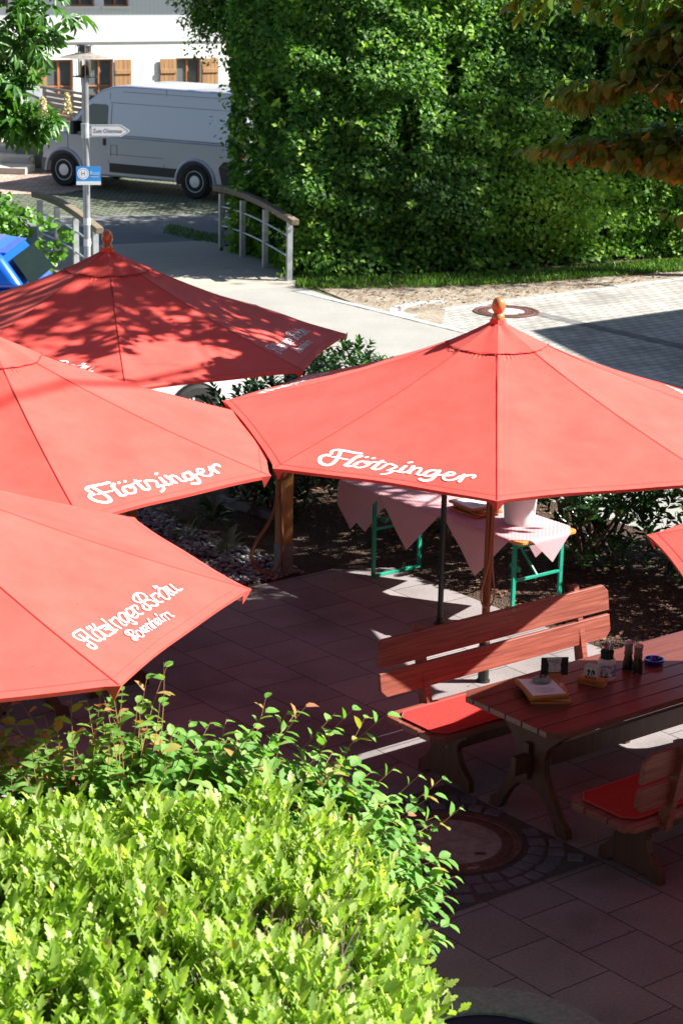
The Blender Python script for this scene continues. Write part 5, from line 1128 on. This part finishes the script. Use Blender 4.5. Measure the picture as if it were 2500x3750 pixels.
# ================================================================ VEHICLES
M['tyre'] = mat('rubber', (.012, .012, .012), (.022, .022, .022), rough=.85, scale=40)
M['hub'] = mat('wheel_silver', (.72, .72, .74), rough=.4, metal=.1)
M['carglass'] = mat('dark_window', (.012, .02, .022), rough=.06, spec=.8)
M['lampred'] = mat('tail_lamp', (.5, .01, .01), rough=.15)
M['lampclear'] = mat('head_lamp', (.55, .58, .6), rough=.1, spec=.8)
def wheel(parent, x, y, r, w, kind='steel', out=-1):
    wt = empty('wheel', (x, y, r)); wt.parent = parent; wt.rotation_euler = (math.pi/2*(1 if out < 0 else -1), 0, 0)
    m = MB(); m.lathe([(r*.62, -w/2), (r*.9, -w/2), (r*.985, -w*.38), (r, -w*.2), (r, w*.2), (r*.985, w*.38), (r*.9, w/2), (r*.66, w/2), (r*.62, w*.4)], 40); m.build('tyre', M['tyre'], wt, smooth=True)
    m = MB()
    if kind == 'steel':
        m.lathe([(r*.64, w*.40), (r*.60, w*.42), (r*.55, w*.37), (r*.40, w*.39), (r*.22, w*.42), (r*.12, w*.44), (0, w*.46)], 36, cap=False)
        h = MB()
        for i in range(10):
            a = 2*math.pi*i/10; h.cyl((r*.45*math.cos(a), r*.45*math.sin(a), w*.3), (r*.45*math.cos(a), r*.45*math.sin(a), w*.405), r*.045, r*.045, 8)
        h.build('rim_hole', M['black'], wt)
    else:
        m.lathe([(r*.66, w*.40), (r*.62, w*.42), (r*.58, w*.30), (r*.57, w*.1)], 36, cap=False); m.lathe([(r*.14, w*.1), (r*.14, w*.36), (0, w*.38)], 20, cap=False)
        for i in range(5):
            for s in (-.13, .13):
                a = 2*math.pi*i/5; m.beam((r*.1*math.cos(a+s*3), r*.1*math.sin(a+s*3), w*.32), (r*.62*math.cos(a+s), r*.62*math.sin(a+s), w*.36), r*.07, w*.1)
        h = MB(); h.lathe([(0, w*.05), (r*.6, w*.05)], 24, cap=False); h.build('brake_disc', M['black'], wt)
    m.build('rim', M['hub'], wt, smooth=kind == 'steel')
    return wt
def vehicle_body(parent, lower, upper, W, zt, lean, m, zmax, bevel=.05):
    a = MB(); a.prism(lower, -W/2, W/2, 'y'); bo = a.build('body', m, parent, bevel=bevel, seg=3, smooth=True)
    b = MB(); b.prism(upper, -W/2, W/2, 'y'); b.v = [(x, y*(1-lean*(z-zt)/(zmax-zt)), z) for x, y, z in b.v]
    up = b.build('cabin', m, parent, bevel=bevel, seg=3, smooth=True); return bo, up
van = empty('delivery_van', (-6.05, 43.07, 0), math.atan2(-.489, .872), 'silver high roof delivery van parked in front of the white house', 'van')
vp_ = mat('silver_paint', (.40, .415, .52), rough=.25, metal=.25, coat=.6)
VL, VW = 5.15, 1.86
lower = [(.10, .30), (.02, .42), (0, .62), (.04, .84), (.14, 1.0), (.50, 1.12), (.78, 1.22), (VL, 1.22), (VL, .42), (VL-.05, .33)]
upper = [(.78, 1.221), (.95, 1.36), (1.48, 1.98), (1.75, 2.20), (2.05, 2.31), (2.4, 2.34), (VL-.12, 2.34), (VL-.02, 2.24), (VL, 1.221)]
bo, up = vehicle_body(van, lower, upper, VW, 1.221, .12, vp_, 2.34, .045)
def sideY(z, W=VW, lean=.12, zt=1.221, zm=2.34): return -W/2*(1-(lean*max(0, z-zt)/(zm-zt)))
def side_panel(name, poly, m, parent, off=.006, th=.004, fy=sideY):
    mb = MB(); n = len(poly); vs = [(x, fy(z)-off, z) for x, z in poly]+[(x, fy(z)-off+th+.02, z) for x, z in poly]
    mb.add(vs, [tuple(range(n)), tuple(range(2*n-1, n-1, -1))]+[(i, n+i, n+(i+1) % n, (i+1) % n) for i in range(n)]); return mb.build(name, m, parent)
side_panel('side_window', [(1.02, 1.27), (1.50, 1.86), (1.58, 1.90), (1.92, 1.90), (1.96, 1.86), (1.96, 1.27)], M['carglass'], van)
m = MB(); m.add([(.86, -.80, 1.27), (.86, .80, 1.27), (1.50, .76, 2.02), (1.50, -.76, 2.02)], [(0, 1, 2, 3)]); m.v = [(x-.045, y, z+.03) for x, y, z in m.v]; m.build('windscreen', M['carglass'], van)
side_panel('side_moulding', [(2.02, .42), (VL-.92-.42, .42), (VL-.92-.44, .62), (2.02, .62)], M['black'], van, .012)
side_panel('side_moulding', [(VL-.86+.38, .36), (VL, .36), (VL, .86), (VL-.86+.42, .86), (VL-.86+.30, .72)], M['black'], van, .012)
side_panel('bumper', [(.01, .34), (.44, .34), (.44, .5), (.30, .60), (.06, .62), (0, .55)], mat('grey_bumper', (.16, .15, .14), rough=.6), van, .012)
seam_m = mat('panel_gap', (.06, .06, .065), rough=.6)
for poly in ([(2.0, .62), (2.0, 2.16)], [(3.32, .62), (3.32, 2.30)], [(2.02, 1.95), (VL-.1, 1.95)], [(2.02, .82), (3.3, .82)], [(1.0, 1.22), (1.0, .62)], [(2.05, .78), (2.05, 1.02), (2.2, 1.02), (2.2, .78)], [(2.3, 2.2), (VL-.15, 2.2)]):
    m = MB()
    for a, b in zip(poly[:-1], poly[1:]): m.beam((a[0], sideY(a[1])-.001, a[1]), (b[0], sideY(b[1])-.001, b[1]), .008, .009, (0, 1, 0))
    m.build('panel_gap', seam_m, bo)
lt = mat('pale_strip', (.7, .7, .72), rough=.3)  # pale strips painted as highlights along the van's pillar and belt line
for a, b in (((2.04, 1.27), (2.04, 1.93)), ((2.1, 1.225), (VL-.02, 1.225))):
    m = MB(); m.beam((a[0], sideY(a[1])-.004, a[1]), (b[0], sideY(b[1])-.004, b[1]), .014, .022, (0, 1, 0)); m.build('highlight_strip', lt, bo)
m = MB(); m.box((1.22, -VW/2-.09, 1.36), (.10, .14, .30)); m.build('mirror', M['black'], van, bevel=.02)
m = MB(); m.box((1.90, -VW/2-.012, 1.08), (.06, .03, .15)); m.build('door_handle', M['black'], van, bevel=.008)
side_panel('head_lamp', [(.08, .86), (.20, .98), (.36, 1.03), (.26, .84)], M['lampclear'], van, .008)
side_panel('tail_lamp', [(VL-.10, .95), (VL, .95), (VL, 1.5), (VL-.10, 1.5)], M['lampred'], van, .008)
for x in (.90, 4.05):
    ap = MB(); ap.prism([(x+.44*math.cos(a), .30+.44*math.sin(a)) for a in [math.pi*i/16 for i in range(17)]]+[(x-.44, .25), (x+.44, .25)], -VW/2-.004, VW/2+.004, 'y'); ap.build('wheel_arch', M['black'], van)
    fl = MB(); fl.tube([(x+.45*math.cos(a), -VW/2-.004, .30+.45*math.sin(a)) for a in [math.pi*i/20 for i in range(21)]], .032, 8); fl.build('wheel_flare', vp_, van, smooth=True)
    wheel(van, x, -VW/2+.065, .335, .22); wheel(van, x, VW/2-.065, .335, .22, out=1)
def hatchback(name, loc, rz, label, paint, L=4.0, H=1.45, W=1.74, wheels='alloy', group=None):
    t = empty(name, loc, rz, label, 'car', group)
    lower = [(.12, .22), (.02, .38), (0, .58), (.10, .72), (.55, .84), (1.0, .92), (L-.12, .98), (L-.02, .86), (L+.02, .6), (L, .38), (L-.12, .26)]
    upper = [(.95, .91), (1.62, H-.10), (1.85, H-.02), (2.3, H), (L-.75, H-.02), (L-.42, H-.07), (L-.36, H-.12), (L-.08, .975)]
    bo, up = vehicle_body(t, lower, upper, W, .91, .17, paint, H, .09)
    fy = lambda z: -W/2*(1-(.17*max(0, z-.91)/(H-.91)))
    side_panel('side_window', [(1.25, .97), (1.70, H-.12), (1.9, H-.08), (2.15, H-.07), (2.15, .97)], M['carglass'], t, fy=fy)
    side_panel('side_window', [(2.22, .97), (2.22, H-.07), (2.75, H-.08), (3.02, H-.14), (3.12, 1.0)], M['carglass'], t, fy=fy)
    m = MB(); m.add([(L-.30, -W*.36, H-.15), (L-.30, W*.36, H-.15), (L-.055, W*.41, 1.0), (L-.055, -W*.41, 1.0)], [(0, 3, 2, 1)]); m.v = [(x+.035, y, z+.02) for x, y, z in m.v]; m.build('rear_window', M['carglass'], t)
    m = MB(); m.box((L-.42, 0, H-.075), (.16, W*.70, .02)); m.build('roof_spoiler', paint, t, bevel=.008)
    side_panel('tail_lamp', [(L-.42, .83), (L-.06, .86), (L-.02, .74), (L-.2, .70)], M['lampred'], t, .006, fy=fy)
    side_panel('head_lamp', [(.06, .62), (.14, .74), (.5, .80), (.36, .64)], M['lampclear'], t, .006, fy=fy)
    for poly in ([(2.18, .3), (2.18, .93)], [(3.14, .95), (3.05, .7), (2.95, .45)], [(L-.50, .42), (L-.44, .80)]):
        m = MB()
        for a, b in zip(poly[:-1], poly[1:]): m.beam((a[0], fy(a[1])-.001, a[1]), (b[0], fy(b[1])-.001, b[1]), .006, .007, (0, 1, 0))
        m.build('panel_gap', seam_m, bo)
    for x in (.78, L-.72):
        ap = MB(); ap.prism([(x+.37*math.cos(a), .28+.37*math.sin(a)) for a in [math.pi*i/16 for i in range(17)]]+[(x-.37, .2), (x+.37, .2)], -W/2-.003, W/2+.003, 'y'); ap.build('wheel_arch', M['black'], t)
        wheel(t, x, -W/2+.055, .315, .2, wheels); wheel(t, x, W/2-.055, .315, .2, wheels, out=1)
    return t, fy
bc, fy = hatchback('blue_car', (-7.72, 25.5, -.02), R(-3), 'metallic blue hatchback cut off by the left edge, parked before the bright bush', mat('blue_paint', (.008, .11, .60), rough=.3, metal=.1, coat=.7))
m = MB(); disc(m, 0, 0, 0, .15, 0); q = m.build('round_decal', M['white_print'], bc); q.location = (3.36, fy(.96)-.012, .98); q.rotation_euler = (R(-8), 0, 0)
m = MB(); disc(m, 0, 0, .135, .15, -.002); m.build('decal_ring', M['ink'], q)
wc, fy = hatchback('white_car', tuple(Vector((-1.60, 21.1, -.02))-Matrix.Rotation(GROT+math.pi, 3, 'Z') @ Vector((.78, .80, 0))), GROT+math.pi, 'white car of which only one wheel shows between the umbrellas and the laurel', mat('white_paint', (.75, .76, .78), rough=.25, coat=1))

# post with steel ball
pb = empty('ball_post', (-.56, 18.3, 0), GROT, 'grey post topped by a mirror steel ball among the laurels', 'post')
m = MB(); m.box((0, 0, .52), (.10, .10, 1.04)); m.build('shaft', M['rail_wood'], pb, bevel=.005)
m = MB(); m.box((0, 0, 1.07), (.15, .15, .055)); m.build('cap', M['stone_grey'], pb, bevel=.008)
m = MB(); m.lathe([(0, -.05)]+[(.05*math.sin(math.pi*i/16), -.05*math.cos(math.pi*i/16)) for i in range(1, 16)]+[(0, .05)], 28, cap=False); q = m.build('steel_ball', M['chrome'], pb, smooth=True); q.location = (0, 0, 1.145)

for o in van.children:
    if o.type == 'MESH' and not o.name.startswith('wheel'):
        o.scale = (1, 1, .885)
        if o.name.split('.')[0] in ('body', 'cabin', 'windscreen', 'bumper', 'head_lamp'):
            for v_ in o.data.vertices:
                if v_.co.x < .9: v_.co.x = .9-(.9-v_.co.x)*.62
# ================================================================ BUILDINGS
def wall_with_openings(mb, x0, x1, z0, z1, ops, th=.3, y=0):
    xs = sorted({x0, x1, *[o[0] for o in ops], *[o[1] for o in ops]}); zs = sorted({z0, z1, *[o[2] for o in ops], *[o[3] for o in ops]})
    xs = [a for a in xs if x0 <= a <= x1]; zs = [a for a in zs if z0 <= a <= z1]
    for a, b in zip(xs[:-1], xs[1:]):
        run = None
        for c, d in zip(zs[:-1], zs[1:]):
            inside = any(o[0]-1e-6 <= a and b <= o[1]+1e-6 and o[2]-1e-6 <= c and d <= o[3]+1e-6 for o in ops)
            if not inside:
                if run is None: run = [c, d]
                else: run[1] = d
            elif run: mb.box(((a+b)/2, y+th/2, (run[0]+run[1])/2), (b-a, th, run[1]-run[0])); run = None
        if run: mb.box(((a+b)/2, y+th/2, (run[0]+run[1])/2), (b-a, th, run[1]-run[0]))
def winpart(parent, x0, x1, z0, z1, fm, gm, y=0, bars=True, blind=None, dep=.12):
    m = MB(); f = .045; yy = y+dep
    m.box(((x0+x1)/2, yy, z0+f/2), (x1-x0, .05, f)); m.box(((x0+x1)/2, yy, z1-f/2), (x1-x0, .05, f))
    for x in (x0+f/2, x1-f/2, (x0+x1)/2): m.box((x, yy, (z0+z1)/2), (f if x != (x0+x1)/2 else .05, .05, z1-z0-2*f))
    if bars:
        for hx in (x0+(x1-x0)*.25, x0+(x1-x0)*.75): m.box((hx, yy, z0+(z1-z0)*.5), ((x1-x0)/2-.07, .04, .03))
    w_ = m.build('window', fm, parent, bevel=.004)
    m = MB(); m.add([(x0+f, yy+.01, z0+f), (x1-f, yy+.01, z0+f), (x1-f, yy+.01, z1-f), (x0+f, yy+.01, z1-f)], [(0, 1, 2, 3)]); m.build('pane', gm, w_)
    if blind:
        m = MB(); k = int((z1-z0)/.07)
        for i in range(k): m.box(((x0+x1)/2, yy+.05, z0+.04+i*.07), (x1-x0-.1, .006, .062), Matrix.Rotation(R(18), 3, 'X'))
        m.build('blind', blind, w_)
    return w_
M['plaster'] = mat('white_plaster', (.80, .80, .78), (.84, .84, .82), rough=.9, scale=3, bump=.002, bscale=60)
M['shutter'] = woodmat('shutter_wood', (.26, .13, .055), (.42, .24, .11), rough=.7, axis='z', scale=1.4)
M['frame'] = mat('red_brown_frame', (.38, .12, .04), (.46, .17, .07), rough=.5, scale=8)
M['pane'] = mat('window_glass', (.25, .3, .32), rough=.05, spec=.9, glass=.6)
M['blind'] = mat('white_blind', (.62, .68, .70), rough=.8)
def cladmat(name, c1, c2, pitch=.11):
    m, nt, out = newmat(name); L = nt.links.new
    b = N(nt, 'ShaderNodeBsdfPrincipled', i_Roughness=.7); tc = N(nt, 'ShaderNodeTexCoord'); wv = N(nt, 'ShaderNodeTexWave', i_Scale=.314/pitch); wv.bands_direction = 'X'; wv.wave_profile = 'SAW'
    L(tc.outputs['Object'], wv.inputs['Vector']); rp = ramp(nt, [(.0, c1), (.06, c2), (1, c2)]); L(wv.outputs[0], rp.inputs[0]); L(rp.outputs[0], b.inputs['Base Color'])
    bp = N(nt, 'ShaderNodeBump', i_Distance=.012); L(wv.outputs[0], bp.inputs['Height']); L(bp.outputs[0], b.inputs['Normal']); L(b.outputs[0], out.inputs[0]); return m
HO = Vector((-6.0, 50, 0)); hs = empty('white_house', HO, R(28), 'white plastered house with brown wooden shutters behind the van', 'house')
def hx(x): return (x-HO.x)/math.cos(R(15))*(1+.0*(x))
ops = [(-1.30, -.62, .72, 1.98), (-.28, .40, .72, 1.98), (2.0, 2.68, .72, 1.98), (-3.3, -2.5, 0, 1.9), (4.6, 5.3, .72, 1.98)]
ops2 = [(-.75, -.08, 3.20, 4.30), (.15, .78, 3.20, 4.30), (2.6, 3.3, 3.2, 4.3), (-2.9, -2.2, 3.2, 4.3)]
m = MB(); wall_with_openings(m, -7, 9, -.1, 2.38, ops); m.build('wall', M['plaster'], hs)
m = MB(); wall_with_openings(m, -7, 9, 2.381, 6.2, ops2, .34, -.04); m.build('cladding', cladmat('white_boards', (.45, .47, .5), (.78, .79, .80)), hs)
m = MB(); m.box((1, 4.4, 3.05), (15.9, 8, 6.2)); 
m.build('rear_wall', M['plaster'], hs)
m = MB(); m.box((1, -.40, 4.52), (16, .78, .10)); m.build('balcony', M['shutter'], hs)
m = MB(); m.prism([(-1.1, 5.9), (4.2, 8.2), (9.5, 5.9), (9.5, 6.1), (4.2, 8.42), (-1.1, 6.1)], -7.8, 9.8, 'x'); m.build('roof', mat('roof_tiles', (.22, .09, .06), (.3, .14, .09), scale=8), hs)
for o in ops[:3]+ops[4:]:
    winpart(hs, *o, M['frame'], M['pane'], 0, True, M['blind'])
    m = MB(); m.box(((o[0]+o[1])/2, .06, o[2]-.02), (o[1]-o[0]+.1, .3, .04)); m.build('sill', M['frame'], hs)
    for s in (-1, 1):
        if s == 1 and o[0] == -1.30 or s == -1 and o[0] == -.28: continue
        xc = (o[0] if s < 0 else o[1])+s*.215; m = MB()
        for i in range(4): m.box((xc-.16+i*.107, -.05, (o[2]+o[3])/2), (.104, .03, o[3]-o[2]-.02))
        for zz in (o[2]+.25, o[3]-.30): m.box((xc, -.078, zz), (.42, .025, .10))
        m.build('shutter', M['shutter'], hs, bevel=.004)
for o in ops2:
    winpart(hs, *o, M['frame'], M['pane'], -.04, True, None)
    m = MB(); m.box(((o[0]+o[1])/2, -.06, o[2]-.02), (o[1]-o[0]+.12, .1, .05)); m.build('sill', M['plaster'], hs)
m = MB(); m.box((-2.9, .15, .95), (.76, .05, 1.88)); d_ = m.build('door', mat('dark_door', (.12, .11, .12), rough=.5), hs, bevel=.01)
# slatted stair screen, steps and ramp
sc_ = empty('slatted_screen', (-6.72, 45.9, 0), math.atan2(-2.1, 1.45), 'dark brown slatted timber screen between the van and the house', 'fence')
for i in range(13):
    m = MB(); m.box((1.3, 0, .16+i*.112), (2.6, .025, .088)); m.build('slat', woodmat('dark_slat', (.06, .035, .028), (.11, .07, .055), scale=2) if i == 0 else bpy.data.materials['dark_slat'], sc_, bevel=.003)
for x in (0, 1.3, 2.6):
    m = MB(); m.box((x, .04, .8), (.07, .06, 1.6)); m.build('screen_post', bpy.data.materials['dark_slat'], sc_)
m = MB(); m.box((1.3, 0, 1.63), (2.7, .09, .05)); m.build('top_board', bpy.data.materials['dark_slat'], sc_)
sr = empty('porch_roof', (-7.1, 47.5, 1.25), R(-10), 'small white sloping porch roof with dark edge, left of the lamp', 'porch roof')
m = MB(); m.prism([(-.9, .45), (.65, -.12), (.65, -.06), (-.9, .51)], -.6, .6, 'y'); m.build('roof_sheet', mat('slate_edge', (.16, .17, .19), rough=.5), sr)
m = MB(); m.prism([(-.88, -.4), (.5, -.4), (.5, -.075), (-.88, .43)], -.55, -.5, 'y'); m.build('side_wall', M['plaster'], sr)
for x in (-.8, .45):
    m = MB(); m.box((x, -.45, -.85), (.06, .06, .9)); m.build('support_post', M['plaster'], sr)
stp = empty('concrete_steps', (-7.6, 44.2, 0), R(-6), 'pale concrete steps and low wall left of the van', 'steps')
cs_ = mat('step_concrete', (.42, .38, .32), (.52, .48, .42), rough=.9, scale=6)
for i, (x0, x1, y0, y1, h) in enumerate(((-3, .9, -.6, .2, .14), (-3, .75, .2, 1.0, .28), (-3, .55, 1.0, 3.4, .42))):
    m = MB(); m.box(((x0+x1)/2, (y0+y1)/2, h/2), (x1-x0, y1-y0-.004, h)); m.build('step', cs_, stp, bevel=.01)
m = MB(); m.box((.98, .9, .28), (1.3, .22, .56)); m.build('low_wall', mat('brown_concrete', (.20, .16, .12), (.28, .23, .18), rough=.9, scale=6), stp, bevel=.01)

# building at the right whose roof casts the long shadow over the pavers
H_ = 5.5; E0 = Vector((2.58+1.2*H_, 28.07-.02*H_, 0)); bn = empty('side_building', E0, GROT, 'pitched roof building beyond the right edge that shades the paver yard', 'building')
tp = math.tan(R(17)); m = MB()
m.prism([(0, H_), (-5, H_+5*tp), (-10, H_), (-10, H_-.14), (-5, H_+5*tp-.14), (0, H_-.14)], 0, 14, 'x'); m.build('roof', bpy.data.materials['roof_tiles'], bn)
m = MB(); m.prism([(-.6, 0), (-.6, H_+.6*tp-.16), (-5, H_+5*tp-.16), (-9.4, H_+.6*tp-.16), (-9.4, 0)], .6, 13.4, 'x'); wl = m.build('wall', M['plaster'], bn)
for v_ in (-2.5, -5, -7.5):
    for z_ in (1.0, 3.3):
        m = MB(); m.box((.585, v_, z_+.6), (.05, .9, 1.2)); w_ = m.build('window', M['frame'], bn); m = MB(); m.box((.555, v_, z_+.6), (.02, .76, 1.06)); m.build('pane', M['pane'], w_)

# the inn behind the camera, whose window the view is taken from
inn = empty('inn_building', (-4, -.6, 0), 0, 'inn behind the viewpoint overlooking the terrace', 'building')
m = MB(); wall_with_openings(m, -14, 8.5, 0, 8.2, [(3.2, 4.8, 4.3, 5.9), (-.5, .9, 4.3, 5.9), (-4.5, -3.1, 4.3, 5.9), (-.5, .9, .9, 2.3), (-4.5, -3.1, .9, 2.3)], .35, -.35); m.build('wall', mat('ochre_render', (.30, .24, .16), (.36, .29, .2), rough=.9), inn)
m = MB(); m.box((-2.75, -5.2, 4.1), (22.4, 9.0, 8.2)); m.build('rear_wall', M['core'], inn)
m = MB(); m.prism([(.7, 7.9), (-5, 10.2), (-10.6, 7.9), (-10.6, 8.1), (-5, 10.45), (.7, 8.1)], -14.6, 9.2, 'x'); m.build('roof', bpy.data.materials['roof_tiles'], inn)

crown_tree('sky_block_tree', (-7.0, 10.5, 0), 'unseen chestnut crown added above the frame to keep sky light off the terrace', [((3.5, -2.5, 7.6), (2.6, 2.4, 1.1)), ((5.5, 1.0, 8.1), (2.6, 2.6, 1.2)), ((3.0, 3.5, 8.0), (2.8, 2.6, 1.3)), ((7.0, -2.8, 8.2), (2.4, 2.2, 1.0)), ((6.8, 4.0, 8.4), (2.4, 2.4, 1.2)), ((.5, .5, 7.2), (3.0, 3.2, 2.2)), ((-2, 2, 6.0), (2.5, 3.0, 2.2))], 5200, .42, MC, 'palmate', seed=77, trunk_h=4.6, tr=.3, hang=.2, droop=.1)  # added tree, out of view, darkens the terrace by covering the sky
crown_tree('lot_tree', (2.2, 40.6, 0), 'tree behind the tall hedge shading the setts in front of the van', [((0, 0, 4.6), (1.6, 1.8, 1.2)), ((-.5, -1.6, 3.4), (1.3, 1.5, 1.1)), ((-.3, 1.2, 3.2), (1.2, 1.4, 1.1)), ((.3, 0, 2.3), (1.4, 2.4, .8)), ((-.9, -3.2, 3.0), (1.2, 1.3, 1.0)), ((-1.4, -3.5, 1.7), (1.2, 1.0, 1.2)), ((-.5, -3.3, 4.4), (1.5, 1.3, 1.2)), ((.6, -4.2, 5.2), (1.5, 1.3, 1.2))], 16000, .14, MFd, seed=78, trunk_h=2.4, tr=.15)

gh = empty('sky_block_house', (13.6, 9, 0), 0, 'unseen house added beyond the right edge of the terrace to block low sky light', 'building')  # house added out of view to cut low sky light on the terrace
m = MB(); m.box((4, 0, 3.4), (8, 21, 6.8)); m.build('wall', bpy.data.materials['ochre_render'], gh)
m = MB(); m.prism([(-.5, 6.6), (4, 8.2), (8.5, 6.6), (8.5, 6.8), (4, 8.42), (-.5, 6.8)], -11, 11, 'y'); m.build('roof', bpy.data.materials['roof_tiles'], gh)
for y_ in (-8, -5, -2, 1, 4, 7):
    for z_ in (1.0, 4.0):
        m = MB(); m.box((-.015, y_, z_+.65), (.05, 1.0, 1.3)); w_ = m.build('window', M['frame'], gh); m = MB(); m.box((-.045, y_, z_+.65), (.02, .84, 1.14)); m.build('pane', M['pane'], w_)

crown_tree('sky_block_crown', (9.5, 20.6, 0), 'unseen tree crown added high over the umbrellas to block sky light', [((-6.5, -11.6, 10.4), (2.7, 2.7, 1.0)), ((-3.4, -8.6, 12.9), (2.6, 2.8, 1.1)), ((-6.5, -4.6, 10.4), (2.8, 2.6, 1.0)), ((-4, -3.6, 12.4), (2.8, 2.6, 1.2)), ((-8.2, -2.6, 9.3), (2.3, 2.3, .9)), ((-3.5, -13.5, 12.9), (2.6, 2.6, 1.0)), ((-1, -1, 11.5), (3, 3, 2))], 7000, .42, MFd, seed=79, trunk_h=7, tr=.10)  # invented crown overhead, deepens the terrace shade by blocking sky
